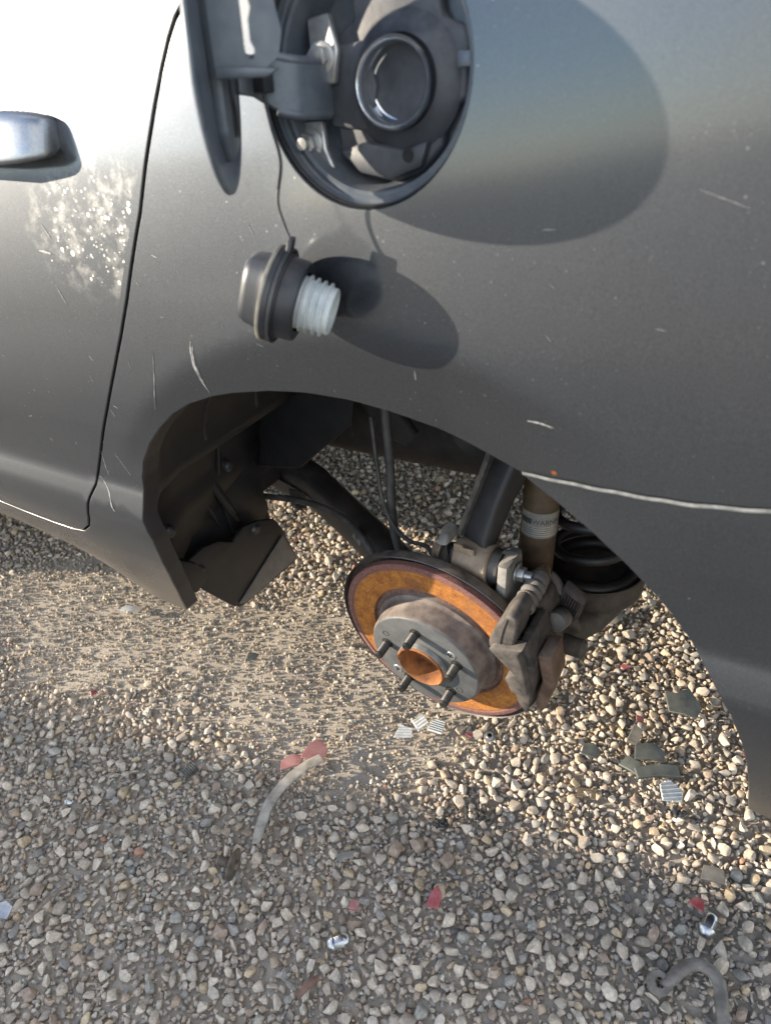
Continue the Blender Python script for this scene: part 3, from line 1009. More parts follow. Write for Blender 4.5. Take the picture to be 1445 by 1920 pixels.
for _ in range(46):
    x0 = random.uniform(-.52, .34)
    z0 = random.uniform(.66, .93) if x0 > -.2 else random.uniform(.64, .90)
    if math.hypot(x0 - ARCH_C[0], z0 - ARCH_C[1]) < .40 or math.hypot(x0 - FILL[0], z0 - FILL[1]) < .11:
        continue
    a_ = random.gauss(-1.0, .7)
    l_ = random.uniform(.002, .011)
    ln = [(x0, z0), (x0 + .5 * l_ * math.cos(a_), z0 + .55 * l_ * math.sin(a_)), (x0 + l_ * math.cos(a_), z0 + l_ * math.sin(a_))]
    ribbon('scratch', ln, random.uniform(.00018, .0004), -.0004, 'scratch', quarter if x0 > -.33 and z0 < .80 and x0 > -.23 else rear_door, True)

# door handle: a pull bar with a separate end cap, standing off the door
def handle_ring(x, cz, hz, y0, th, n=20):
    ring = []
    for k in range(n):
        t = 2 * math.pi * k / n
        c, s = math.cos(t), math.sin(t)
        zz_ = .9 * hz * math.copysign(abs(s) ** .48, s)
        ring.append((x, y0 + th * math.copysign(abs(c) ** .48, c) + .38 * zz_, cz + zz_))
    return ring

def loft(name, rings, mat, parent, sharp=40):
    n_ = len(rings[0])
    V = [p for r in rings for p in r]
    F = [(i * n_ + k, i * n_ + (k + 1) % n_, (i + 1) * n_ + (k + 1) % n_, (i + 1) * n_ + k) for i in range(len(rings) - 1) for k in range(n_)]
    F += [tuple(range(n_))[::-1], tuple(range((len(rings) - 1) * n_, len(rings) * n_))]
    o = link(name, V, F, mat, parent, True, None, sharp)
    fix_normals(o)
    for p in o.data.polygons:
        p.use_smooth = True
    return o

HY = .004
st = [(-.289, .9935, .0235, HY - .004, .0115), (-.275, .9930, .0225, HY - .002, .0112), (-.262, .9925, .0208, HY + .001, .0108), (-.250, .9915, .0185, HY + .005, .0100), (-.2445, .9910, .0165, HY + .009, .0085), (-.2425, .9910, .0125, HY + .012, .006)]
st = [(a - .040, b, c, d + .004, e) for a, b, c, d, e in st]
handle = loft('door_handle', [handle_ring(*s) for s in [(-.52, .994, .010, HY + .018, .006), (-.51, .993, .017, HY + .008, .010), (-.47, .993, .0215, HY - .001, .0118), (-.38, .994, .0242, HY - .007, .0124), (-.3305, .9935, .0236, HY, .0115)]], 'handle', rear_door)
loft('handle_cap', [handle_ring(*s) for s in st], 'handle', rear_door)
prism('handle_base', [(-.350, .978), (-.316, .980), (-.316, 1.004), (-.350, 1.006)], (0, .016, 0), AX[0], AX[2], AX[1], 0, .02, 'cap_black', rear_door, .002, 1)

# ---- greenhouse, roof, deck, far side, floors
def quad(name, pts, mat, parent=car, faces=((0, 1, 2, 3),)):
    return link(name, pts, list(faces), mat, parent, False)

def slab(name, p4, th, mat, parent=car):
    P = [np.array(p, float) for p in p4]
    nrm = np.cross(P[1] - P[0], P[3] - P[0])
    nrm /= np.linalg.norm(nrm)
    V = P + [p + nrm * th for p in P]
    return link(name, V, [(0, 3, 2, 1), (4, 5, 6, 7), (0, 1, 5, 4), (1, 2, 6, 5), (2, 3, 7, 6), (3, 0, 4, 7)], mat, parent, False)

yb = lambda x: float(yS(x, belt)) + .012
slab('roof', [(-1.5, .36, 1.475), (-.28, .36, 1.475), (-.28, 1.44, 1.475), (-1.5, 1.44, 1.475)], .03, 'paint')
slab('windscreen', [(-2.28, .16, 1.15), (-1.5, .36, 1.48), (-1.5, 1.44, 1.48), (-2.28, 1.64, 1.15)], .008, 'glass')
slab('rear_window', [(-.28, .36, 1.48), (.34, .22, 1.19), (.34, 1.58, 1.19), (-.28, 1.44, 1.48)], .008, 'glass')
slab('boot_lid', [(.34, yb(.34), 1.178), (.93, yb(.9), 1.155), (.93, 1.66, 1.155), (.34, 1.72, 1.178)], .012, 'paint')
slab('bonnet', [(-3.42, .3, .90), (-2.28, yb(-2.28), 1.14), (-2.28, 1.70, 1.14), (-3.42, 1.5, .90)], .012, 'paint')
slab('side_window', [(-1.34, yb(-1.3), 1.185), (-.10, yb(-.1), 1.185), (-.36, .365, 1.47), (-1.40, .365, 1.47)], .008, 'glass')
slab('side_window', [(-2.25, yb(-2.2), 1.165), (-1.37, yb(-1.3), 1.185), (-1.42, .365, 1.47), (-1.55, .365, 1.46)], .008, 'glass')
slab('pillar', [(-.10, yb(-.1), 1.182), (.34, yb(.3), 1.182), (-.28, .362, 1.474), (-.36, .362, 1.474)], .02, 'paint')
slab('far_side', [(.93, 1.76, .38), (-3.42, 1.76, .38), (-3.42, 1.70, .9), (.93, 1.70, 1.15)], .01, 'paint')
slab('tail_panel', [(.92, .12, .40), (.92, 1.7, .40), (.92, 1.66, 1.15), (.92, .12, 1.15)], .01, 'paint')
slab('front_bumper', [(-3.43, .28, .30), (-3.43, .28, .90), (-3.43, 1.52, .90), (-3.43, 1.52, .30)], .02, 'paint')
slab('floor_pan', [(-3.3, .235, .382), (-3.3, 1.6, .382), (-.50, 1.6, .382), (-.50, .235, .382)], .03, 'underbody')
slab('floor_pan', [(-.53, .37, .655), (-.53, 1.4, .655), (.9, 1.4, .62), (.9, .37, .62)], .03, 'underbody')
slab('seat_bulkhead', [(-.50, .30, .40), (-.50, 1.5, .40), (-.46, 1.5, .66), (-.46, .30, .66)], .02, 'underbody')
slab('boot_floor', [(.50, .2, .46), (.50, 1.5, .46), (.9, 1.5, .46), (.9, .2, .46)], .02, 'underbody')

# front wheel, resting on the ground
fw = lathe('front_wheel', [(.20, -.10), (.285, -.105), (.312, -.09), (.320, -.06), (.320, .06), (.312, .09), (.285, .105), (.20, .10), (.19, .06), (.05, .05), (0, .05)], (-2.78, .145, .318), (0, -1, 0), 'tire', car, 48)
lathe('wheel_cover', [(.205, .085), (.19, .098), (.12, .085), (.05, .09), (0, .09)], (-2.78, .145, .318), (0, -1, 0), 'zinc', fw, 40)

# ---- wheel housing: liner behind the lip
arcP = resample([(x - .004 if x < -.2 else x, z + (.006 if z > .6 else 0)) for x, z in ARCH], .022, False)
cols = np.array([0, .02, .06, .12, .20, .28, .335])
V = []
for j, yy in enumerate(cols):
    for i, (x, z) in enumerate(arcP):
        y0 = float(yS(x, z)) + .0195
        k = yy / .335
        cx, cz = ARCH_C
        grow = 1 + .035 * math.sin(min(1, yy / .06) * math.pi / 2) * (1 if z > .5 else .5)
        fx, fz = cx + (x - cx) * grow, cz + (z - cz) * grow
        if x < -.2 and z < .6:
            fx = fx - .075 * min(1, k / .22) * min(1, (.62 - z) / .06) - .02 * k
        V.append((fx + .002 * math.sin(31 * z + 9 * yy), y0 + (.345 - y0) * k, fz))
n_ = len(arcP)
F = [(j * n_ + i, (j + 1) * n_ + i, (j + 1) * n_ + i + 1, j * n_ + i + 1) for j in range(len(cols) - 1) for i in range(n_ - 1)]
liner = link('fender_liner', V, F, 'black_plastic', car, True)
sol = liner.modifiers.new('thick', 'SOLIDIFY')
sol.thickness = .003
sol.offset = 1
# its inner wall hangs down to a cut edge
inw = [(-.487, .335), (-.482, .438), (-.385, .452), (-.355, .460), (-.243, .556), (-.232, .60), (-.225, .80), (-.40, .76), (-.50, .60)]
prism('liner_wall', inw, (0, .345, 0), AX[0], AX[2], AX[1], 0, .004, 'black_plastic', liner, .0015, 1)
slab('wheel_house', [(-.50, .36, .60), (.40, .36, .60), (.40, .36, .86), (-.50, .36, .86)], .01, 'underbody')
# overlapping flap and ribs moulded on the front wall of the liner
fwx = -.452
prism('liner_flap', [(.175, .565), (.235, .545), (.330, .47), (.338, .36), (.300, .345), (.245, .37), (.235, .43), (.205, .50)], (fwx + .006, 0, 0), AX[1], AX[2], AX[0], 0, .007, 'black_plastic', liner, .003, 2)
tube('liner_rib', [(fwx + .014, .200, .545), (fwx + .018, .218, .49), (fwx + .018, .240, .43), (fwx + .012, .262, .385)], .007, 'black_plastic', liner, 10, radii=[.002, .009, .008, .003])
tube('liner_rib', [(fwx + .010, .188, .50), (fwx + .012, .208, .44), (fwx + .010, .222, .40)], .004, 'black_plastic', liner, 8, radii=[.001, .005, .002])

prism('liner_foot', [(.085, .45), (.34, .45), (.342, .335), (.30, .335), (.24, .352), (.13, .352), (.095, .375)], (-.452, 0, 0), AX[1], AX[2], AX[0], 0, .006, 'black_plastic', liner, .002, 1)
for yy_ in (.13, .235):
    pts_ = []
    for (x_, z_) in arcP[4:22]:
        g_ = 1.030
        fx_, fz_ = ARCH_C[0] + (x_ - ARCH_C[0]) * g_, ARCH_C[1] + (z_ - ARCH_C[1]) * g_
        if z_ < .62 and x_ < -.2:
            fx_ -= .075 * min(1, (.62 - z_) / .06) + .012
        pts_.append((fx_, yy_, fz_))
    tube('liner_rib', pts_, .0045, 'black_plastic', liner, 8, 3)
for (x_, y_, z_, n_) in ((-.372, .075, .50, (1, -.2, 0)), (-.338, .10, .64, (.9, 0, -.4)), (-.20, .09, .755, (.4, 0, -1)), (-.405, .16, .60, (1, 0, -.2)), (-.420, .25, .50, (1, 0, 0))):
    lathe('push_clip', [(0, .006), (.005, .0055), (.0085, .003), (.0095, 0), (.0095, -.01)], (x_, y_, z_), n_, 'cap_black', liner, 20)

# mud deflector: moulded black plate bolted to the liner's foot
fl = [(.112, .408), (.150, .412), (.184, .402), (.214, .380), (.228, .388), (.243, .392), (.278, .382), (.318, .360), (.333, .332), (.362, .246), (.356, .240), (.215, .246), (.200, .250), (.184, .266), (.134, .338), (.116, .372)]
ex = np.array((0, 1., 0)); ey = np.array((.06, 0, 1.)); ez = np.array((1., 0, -.06))
flap = prism('mud_deflector', fl, (-.440, 0, 0), ex, ey, ez, 0, .007, 'black_plastic', car, .0025, 2)
prism('deflector_sheen', [(.200, .268), (.342, .262), (.352, .246), (.216, .2475)] and [(.196, .262), (.330, .320), (.3555, .249), (.212, .2505)], (-.432, 0, 0), ex, ey, ez, 0, .0025, 'flap_sheen', flap, .001, 1)  # pale strip painted for the sunlit sheen on the plate
tube('deflector_web', [(-.424, .245, .386), (-.416, .258, .350), (-.418, .290, .345), (-.422, .318, .356)], .004, 'black_plastic', flap, 8)
tube('deflector_web', [(-.428, .120, .384), (-.420, .150, .362), (-.416, .184, .336), (-.418, .200, .30)], .003, 'black_plastic', flap, 8)
lathe('push_clip', [(0, .006), (.006, .005), (.009, .002), (.010, 0)], (-.409, .134, .378), (1, 0, -.06), 'cap_black', flap, 20)
lathe('push_clip', [(0, .006), (.006, .005), (.009, .002), (.010, 0)], (-.411, .268, .37), (1, 0, -.06), 'cap_black', flap, 20)
# rolled foot of the sill behind the lip
prism('sill_end', [(.076, .367), (.115, .352), (.145, .362), (.128, .400), (.100, .425), (.060, .44)], (-.415, 0, 0), AX[1], AX[2], AX[0], -.02, .012, 'black_plastic', car, .004, 2)

# ---- trailing arm and what is clipped to it
def bar(name, stations, mat, parent, sq=.55, n=16):
    """stations: (centre, half height, half width); superellipse section swept along the centres"""
    rings = []
    L = len(stations)
    for i, (c, hh, hw) in enumerate(stations):
        d = np.array(stations[min(i + 1, L - 1)][0], float) - np.array(stations[max(i - 1, 0)][0], float)
        u, w, a = frame(d)
        r = []
        for k in range(n):
            t = 2 * math.pi * k / n
            cc, ss = math.cos(t), math.sin(t)
            r.append(np.array(c, float) + u * hw * math.copysign(abs(cc) ** sq, cc) + w * hh * math.copysign(abs(ss) ** sq, ss))
        rings.append(r)
    return loft(name, rings, mat, parent)

tarm = bar('trailing_arm', [((-.66, .50, .36), .035, .025), ((-.58, .495, .355), .045, .028), ((-.50, .475, .352), .046, .028), ((-.42, .455, .343), .040, .026), ((-.33, .42, .322), .036, .026), ((-.24, .375, .315), .035, .026), ((-.15, .32, .315), .036, .028), ((-.08, .27, .32), .036, .028)], 'arm', car)
tube('arm_seam', [(-.52, .447, .352), (-.42, .428, .338), (-.33, .395, .320), (-.24, .350, .312), (-.16, .30, .312)], .003, 'arm', tarm, 8)
lathe('arm_bushing', [(0, -.03), (.036, -.03), (.04, -.026), (.04, .026), (.036, .03), (0, .03)], (-.67, .50, .36), (0, 1, 0), 'underbody', tarm, 28)
prism('cable_bracket', [(-.018, -.012), (.016, -.014), (.016, .022), (-.018, .022)], (-.405, .378, .362), AX[0], AX[2], AX[1], 0, .004, 'arm', tarm, .001, 1)
hexbolt('bolt', (-.405, .377, .352), (0, -1, 0), .006, .005, 'arm', tarm)
prism('paper_tag', [(-.020, -.012), (.016, -.014), (.020, .008), (-.014, .013)], (-.262, .352, .345), np.array((.8, -.55, .1)), np.array((.25, .25, .93)), np.array((-.5, -.8, .25)), 0, .0012, 'zinc', tarm, .0004, 1)
tube('tag_ring', [(-.258 + .012 * math.cos(t) * .8, .345 - .012 * math.cos(t) * .5, .345 + .012 * math.sin(t)) for t in np.linspace(0, 2 * math.pi, 14)], .0016, 'rubber', tarm, 6, 3)
tube('handbrake_cable', [(-.53, .38, .345), (-.45, .365, .368), (-.40, .362, .376), (-.33, .345, .390), (-.265, .325, .392), (-.215, .300, .385), (-.190, .290, .360), (-.185, .285, .325), (-.18, .28, .29)], .0058, 'rubber', car, 12)
tube('brake_hose', [(-.175, .34, .64), (-.165, .325, .575), (-.160, .315, .515), (-.158, .305, .455), (-.150, .295, .410), (-.135, .29, .372), (-.11, .285, .345)], .0068, 'rubber', car, 12)
lathe('hose_end', [(0, 0), (.011, 0), (.011, .025), (.009, .03), (0, .03)], (-.175, .34, .625), (0, .05, 1), 'rubber', car, 16)
tube('sensor_wire', [(-.20, .34, .58), (-.182, .315, .515), (-.165, .295, .468), (-.135, .275, .443), (-.105, .262, .437), (-.07, .25, .445), (-.05, .24, .43)], .0032, 'rubber', car, 8)

# ---- muffler and underbody lumps above the gravel
muf = bar('muffler', [((-.66, .66, .455), .01, .02), ((-.655, .66, .455), .07, .12), ((-.63, .66, .455), .088, .15), ((-.40, .66, .455), .092, .155), ((-.10, .64, .47), .092, .155), ((.10, .62, .48), .09, .15), ((.125, .62, .48), .07, .12), ((.13, .62, .48), .01, .02)], 'underbody', car, .75, 28)
for q in (-.36, -.18, -.02):
    tube('muffler_rib', [(q, .66 + .155 * math.cos(t) * 1.01, .46 + .094 * math.sin(t)) for t in np.linspace(2.2, 5.6, 14)], .004, 'underbody', muf, 8, 3)
lathe('canister', [(0, -.05), (.05, -.05), (.055, -.04), (.055, .06), (.04, .07), (0, .07)], (-.065, .44, .555), (.3, -.5, .2), 'underbody', car, 28)
bar('canister_bracket', [((-.23, .40, .585), .03, .012), ((-.20, .395, .545), .028, .012), ((-.17, .40, .52), .015, .01)], 'underbody', car)

# ---- hub and brake disc
HUB = np.array((-.0332, .1561, .3251))
HN = np.array((-.0285, -.9905, -.1345)); HN /= np.linalg.norm(HN)
HU = np.cross(HN, (0, 0, 1)); HU /= np.linalg.norm(HU)
HW = np.cross(HU, HN)
hp = lambda a, b, c=0.0: HUB + a * HU + b * HW + c * HN
disc = lathe('brake_disc', [(.101, -.036), (.103, -.0345), (.1365, -.0345)], HUB, HN, 'rust_orange', car, 120, 60)
lathe('disc_rim', [(.1365, -.0345), (.1375, -.0333), (.1440, -.0335), (.1452, -.0345), (.1455, -.0385), (.1452, -.0425), (.1435, -.0435), (.060, -.0435)], HUB, HN, 'rust_edge', disc, 120, 40)
lathe('disc_groove', [(.101, -.036), (.099, -.0405), (.094, -.0405), (.0925, -.037)], HUB, HN, 'rust_brown', disc, 96, 40)
lathe('hat', [(.0925, -.037), (.0915, -.0335), (.0875, -.032), (.0855, -.029), (.0835, -.006), (.0815, -.0025)], HUB, HN, 'hat_side', disc, 96, 40)
lathe('hat_face', [(.0815, -.0025), (.0805, -.0008), (.0785, 0), (.0365, 0), (.036, -.002), (.0355, -.03)], HUB, HN, 'hat_face', disc, 96, 35)
bore = lathe('hub_bore', [(.0362, -.004), (.0362, .0085), (.0352, .0105), (.0335, .0110), (.0325, .0100), (.0310, .002), (.0300, -.010), (.0290, -.020), (.022, -.0235), (.010, -.0245), (0, -.025)], HUB, HN, 'bore', disc, 72, 50)
lathe('bore_collar', [(.0366, .0005), (.0366, .0075), (.0360, .0088)], HUB, HN, 'zinc', bore, 72, 50)
for k in range(5):
    a_ = 1.505 + k * 2 * math.pi / 5
    c_ = hp(.05715 * math.cos(a_), .05715 * math.sin(a_))
    s_ = lathe('wheel_stud', [(.0085, 0), (.0085, .0006), (.0063, .001)] + [(.0063 if i % 2 else .0057, .004 + .0008 * i) for i in range(24)] + [(.0056, .0242), (.0050, .0262), (0, .0264)], c_, HN, 'stud', disc, 24, 60)
for a_, b_ in ((.0547, .0337), (-.0508, -.0339)):
    lathe('puller_hole', [(.0050, .0003), (.0044, .0005), (.0040, -.0004), (0, -.0004)], hp(a_, b_), HN, 'gap', disc, 20, 40)
for a_, b_ in ((-.0461, .0369), (.0482, -.0392)):
    sc_ = lathe('disc_screw', [(.0072, .0001), (.0066, .0010), (0, .0011)], hp(a_, b_), HN, 'zinc', disc, 24, 40)
    for ang in (.5, .5 + math.pi / 2):
        box('screw_slot', hp(a_, b_, .0012), (.0042, .0008, .0003), (HU * math.cos(ang) + HW * math.sin(ang), HW * math.cos(ang) - HU * math.sin(ang), HN), 'stud', sc_, 0)
shield = lathe('dust_shield', [(.055, -.052), (.148, -.052), (.1515, -.050), (.1530, -.045), (.1530, -.0385), (.1545, -.0385), (.1550, -.046), (.1535, -.0530), (.148, -.055), (.055, -.055)], HUB, HN, 'rust_dark', car, 110, 40)
lathe('shield_edge', [(.1528, -.0383), (.1538, -.0372), (.1549, -.0383)], HUB, HN, 'arm', shield, 110, 60)

# ---- knuckle, upper link, bushing
kn = bar('knuckle', [(hp(0, -.05, -.075), .03, .03), (hp(0, 0, -.08), .055, .035), (hp(-.005, .06, -.085), .050, .03), (hp(-.01, .11, -.09), .030, .026)], 'alu_dark', car)
bar('knuckle_ear', [((.046, .240, .335), .026, .014), ((.047, .240, .380), .024, .012), ((.048, .242, .420), .024, .010), ((.048, .245, .450), .028, .0085), ((.048, .246, .476), .024, .0080), ((.048, .246, .483), .010, .005)], 'alu', kn, .45)
bar('knuckle_ear', [((-.034, .242, .385), .024, .012), ((-.036, .245, .430), .024, .010), ((-.036, .246, .460), .025, .0085), ((-.036, .246, .488), .023, .0085), ((-.036, .245, .498), .012, .006)], 'alu', kn, .45)
bar('knuckle_web', [((-.05, .25, .385), .02, .02), ((0, .255, .375), .022, .022), ((.045, .25, .37), .02, .02)], 'alu', kn)
link_arm = bar('upper_link', [((-.002, .252, .462), .010, .022), ((.002, .262, .490), .013, .022), ((.014, .282, .535), .015, .021), ((.030, .305, .585), .017, .022), ((.052, .335, .64), .017, .022), ((.072, .36, .69), .015, .020)], 'arm_dark', car, .4)
prism('link_lip', [(-.004, 0), (.004, 0), (.004, .115), (-.004, .13)], (-.026, .250, .487), np.array((.9, -.3, 0)), np.array((.22, .35, .88)), np.array((.3, .9, -.4)), 0, .012, 'cast', link_arm, .0015, 1)
prism('link_notch', [(-.016, -.004), (.012, -.005), (.012, .004), (-.002, .004), (-.004, .008), (-.016, .008)], (-.004, .226, .484), AX[0], AX[2], AX[1], 0, .004, 'bush', link_arm, .001, 1)
lathe('bushing_sleeve', [(.012, -.024), (.0275, -.024), (.0295, -.022), (.0295, .022), (.0275, .024), (.012, .024)], (.001, .248, .455), (1, 0, 0), 'bush', link_arm, 48, 40)
lathe('bushing_rubber', [(.008, -.030), (.020, -.030), (.025, -.023), (.025, .023), (.022, .036), (.008, .036)], (.001, .248, .455), (1, 0, 0), 'rubber', link_arm, 40, 40)
hexbolt('pivot_bolt', (-.046, .247, .457), (-1, 0, 0), .0125, .013, 'bush', kn)
hexbolt('pivot_nut', (.058, .246, .455), (1, 0, 0), .0100, .010, 'zinc', kn)
lathe('bolt_end', [(0, .024), (.0058, .023), (.006, .010)], (.054, .246, .455), (1, 0, 0), 'zinc', kn, 20)

# ---- damper with its warning label
SX, SY = .068, .318
sh0, sh1 = np.array((SX - .006, SY - .010, .375)), np.array((SX + .010, SY + .016, .74))
sd_ = sh1 - sh0
sl = np.linalg.norm(sd_)
shock = lathe('shock_absorber', [(0, 0), (.020, 0), (.0235, .004), (.0240, .02), (.0240, sl - .03), (.021, sl), (0, sl)], sh0, sd_, 'shock', car, 48, 40)
lathe('shock_eye', [(.008, -.022), (.019, -.022), (.020, -.02), (.020, .02), (.019, .022), (.008, .022)], sh0 - np.array((0, 0, .014)), (1, .2, 0), 'cast', shock, 28)
# the label is a paper band glued round the tube
u_, w_, a_ = frame(sd_)
zl0 = (.470 - .375) / (.74 - .375) * sl
zl1 = (.507 - .375) / (.74 - .375) * sl
cdir = CAM[:2] - sh0[:2]
th0 = math.atan2(np.dot(np.array((cdir[0], cdir[1], 0)), w_), np.dot(np.array((cdir[0], cdir[1], 0)), u_))

def onshock(s, h, lift):
    t = th0 - s
    return sh0 + a_ * h + (.0240 + lift) * (math.cos(t) * u_ + math.sin(t) * w_)

ss = np.linspace(-1.25, 1.45, 30)
V = [onshock(s, h, .0004) for h in (zl0, zl1) for s in ss]
lab = link('warning_label', V, [(i, i + 1, 31 + i - 0, 30 + i) for i in range(29)], 'label_white', shock)
V = [onshock(s, h, .0006) for h in (zl0 + .0195, zl0 + .0275) for s in ss[1:-2]]
kk = len(ss) - 3
def wrapped_text(name, body, size, s0, h0, mat, parent):
    cu = bpy.data.curves.new(name, 'FONT')
    cu.body = body
    cu.size = size
    ob = bpy.data.objects.new(name, cu)
    COL.objects.link(ob)
    dg = bpy.context.evaluated_depsgraph_get()
    me = bpy.data.meshes.new_from_object(ob.evaluated_get(dg))
    bpy.data.objects.remove(ob)
    V_ = [onshock(s0 + v.co.x / .0245, h0 + v.co.y, .0008) for v in me.vertices]
    F_ = [tuple(p.vertices) for p in me.polygons]
    bpy.data.meshes.remove(me)
    return link(name, V_, F_, mat, parent, False)

bpy.context.view_layer.update()
V = [onshock(s, h, .0006) for h in (zl0 + .0205, zl0 + .0285) for s in np.linspace(-1.15, -.45, 10)]
link('label_bar', V, [(i, i + 1, 11 + i, 10 + i) for i in range(9)], 'label_black', lab)
wrapped_text('label_word', 'WARNING', .0098, -.42, zl0 + .0210, 'label_black', lab)
for r_ in range(5):
    V = [onshock(s, h, .0006) for h in (zl0 + .003 + .0033 * r_, zl0 + .0042 + .0033 * r_) for s in np.linspace(-1.1, .95 + .1 * (r_ % 3), 12)]
    link('label_line', V, [(i, i + 1, 13 + i, 12 + i) for i in range(11)], 'zinc', lab)

# ---- coil spring in its cup on the lower arm
SPX, SPY = .120, .400
hx = [(SPX + .056 * math.cos(t), SPY + .056 * math.sin(t), .372 + .0085 * t) for t in np.linspace(0, 9.6 * math.pi, 150)]
spring = tube('coil_spring', hx, .0072, 'spring', car, 12, 1)
tube('spring_rubber', [(SPX + .057 * math.cos(t), SPY + .057 * math.sin(t), .366) for t in np.linspace(0, 2 * math.pi, 40)], .0105, 'spring', spring, 12, 1)
lower = bar('lower_arm', [((.02, .245, .300), .022, .04), ((.06, .29, .305), .026, .05), ((.10, .36, .318), .024, .062), ((.12, .42, .33), .02, .066), ((.125, .60, .36), .02, .05), ((.125, .80, .40), .02, .035)], 'cup', car, .5, 24)
lathe('spring_cup', [(.030, .352), (.055, .350), (.070, .356), (.0735, .372), (.0715, .372), (.068, .359), (.055, .354), (.030, .356)], (SPX, SPY, 0), (0, 0, 1), 'cup', lower, 64, 40)
lathe('cup_wall', [(.0730, .368), (.0725, .340), (.068, .330), (.058, .326)], (SPX, SPY, 0), (0, 0, 1), 'cup', lower, 64, 40)

# ---- shift of the whole upper pivot
KO = Vector((.016, -.022, .008))
for o in list(kn.children) + [link_arm]:
    o.location = KO

# ---- brake caliper, straddling the upper rear edge of the disc.  r: to the rear, t: up, n: outward
CR, CT, CK = -HU, HW, HUB
cp = lambda r, t, n=0.0: CK + r * CR + t * CT + n * HN
cal = prism('brake_caliper', [(.131, .062), (.139, .096), (.150, .098), (.158, .060), (.155, .015), (.146, -.030), (.140, -.026), (.134, .034)], CK, CR, CT, HN, -.072, -.008, 'caliper', car, .003, 2)
prism('caliper_finger', [(.1046, .0838), (.1127, .0907), (.1290, .094), (.1498, .1007), (.1432, .0878), (.1475, .0705), (.1527, .0137), (.1303, .0092), (.1222, .0344), (.1356, .050), (.1115, .0754)], CK, CR, CT, HN, -.016, .004, 'cast', cal, .0028, 2)
prism('finger_end', [(.1303, .0090), (.1527, .0135), (.1500, -.020), (.1440, -.036), (.134, -.018)], CK, CR, CT, HN, -.030, -.004, 'caliper', cal, .003, 2)
prism('inner_pad_frame', [(.158, .072), (.176, .078), (.180, .030), (.166, -.030), (.152, -.044), (.152, -.022), (.163, .026)], CK, CR, CT, HN, -.056, -.018, 'caliper_rust', cal, .003, 2)
lathe('piston_housing', [(0, -.122), (.026, -.122), (.032, -.118), (.034, -.075), (.034, -.060)], cp(.118, .012), HN, 'caliper', cal, 40)
prism('housing_web', [(.104, -.006), (.120, .030), (.138, .054), (.152, .056), (.156, .010), (.138, -.022)], CK, CR, CT, HN, -.112, -.070, 'caliper', cal, .004, 2)
# bracket with the slide pin
brk = prism('caliper_bracket', [(.1010, .076), (.1020, .090), (.1075, .106), (.1150, .123), (.1265, .1425), (.1330, .1465), (.1415, .1425), (.1430, .133), (.1390, .110), (.1345, .0905), (.1165, .080)], CK, CR, CT, HN, -.050, -.004, 'cast', car, .004, 3)
tube('bracket_groove', [cp(.1175, .0805, -.0036), cp(.1190, .096, -.0034), cp(.1240, .118, -.0036), cp(.1310, .141, -.0040)], .0008, 'gap', brk, 6)
prism('bracket_lip', [(.1045, .0780), (.1320, .0880), (.1360, .0835), (.128, .078), (.110, .0725)], CK, CR, CT, HN, -.030, -.002, 'cast', brk, .0015, 1)
pin = [(.0120, -.046), (.0142, -.049)]
for q in range(4):
    pin += [(.0145, -.053 - .0105 * q), (.0115, -.057 - .0105 * q), (.0140, -.0605 - .0105 * q)]
pin += [(.0130, -.096), (.0130, -.102), (.0095, -.104), (.0085, -.110), (0, -.110)]
lathe('pin_boot', pin, cp(.1290, .1160), HN, 'rubber_dusty', brk, 32, 50)
hexbolt('pin_bolt', cp(.1290, .1160, -.108), -HN, .0080, .012, 'clip', brk)
prism('bracket_arm', [(.105, .060), (.128, .100), (.142, .098), (.150, .070), (.13, .03)], CK, CR, CT, HN, -.118, -.074, 'caliper', brk, .004, 2)
# inner frame with a ribbed window
win = [(.1547, .081), (.1738, .0676), (.1669, .0408), (.1413, .0335)]
wc = np.mean(win, 0)
fr = prism('inner_frame', [tuple(wc + (np.array(p) - wc) * 1.45) for p in win], CK, CR, CT, HN, -.135, -.120, 'caliper', cal, .003, 2)
prism('frame_window', win, CK, CR, CT, HN, -.1208, -.1192, 'gap', cal, 0)
for q in range(6):
    s_ = (q + .5) / 6
    a_ = np.array(win[0]) * (1 - s_) + np.array(win[1]) * s_
    b_ = np.array(win[3]) * (1 - s_) + np.array(win[2]) * s_
    e_ = a_ * .55 + b_ * .45
    tube('window_rib', [cp(a_[0], a_[1], -.1186), cp(e_[0], e_[1], -.1186)], .0009, 'caliper', cal, 6, 2)
prism('parking_lever', [(.128, .020), (.148, .030), (.166, .026), (.172, .006), (.150, -.004), (.134, .002)], CK, CR, CT, HN, -.134, -.122, 'caliper', cal, .003, 2)
lathe('lever_stop', [(0, 0), (.0125, .001), (.0135, .004), (.0135, .030), (.011, .034), (0, .034)], cp(.148, -.018, -.118), CR, 'caliper', cal, 24)
lathe('banjo_bolt', [(0, -.122), (.0125, -.122), (.0140, -.119), (.0140, -.098), (.012, -.094), (0, -.094)], cp(.1560, .1150), HN + CT * .6, 'alu_dark', cal, 24)
tube('caliper_hose', [(-.02, .268, .385), (.027, .270, .393), (.060, .270, .415), (.083, .272, .429), (.100, .272, .431), (.110, .270, .421), (.116, .268, .412)], .0080, 'rubber_dusty', car, 12)
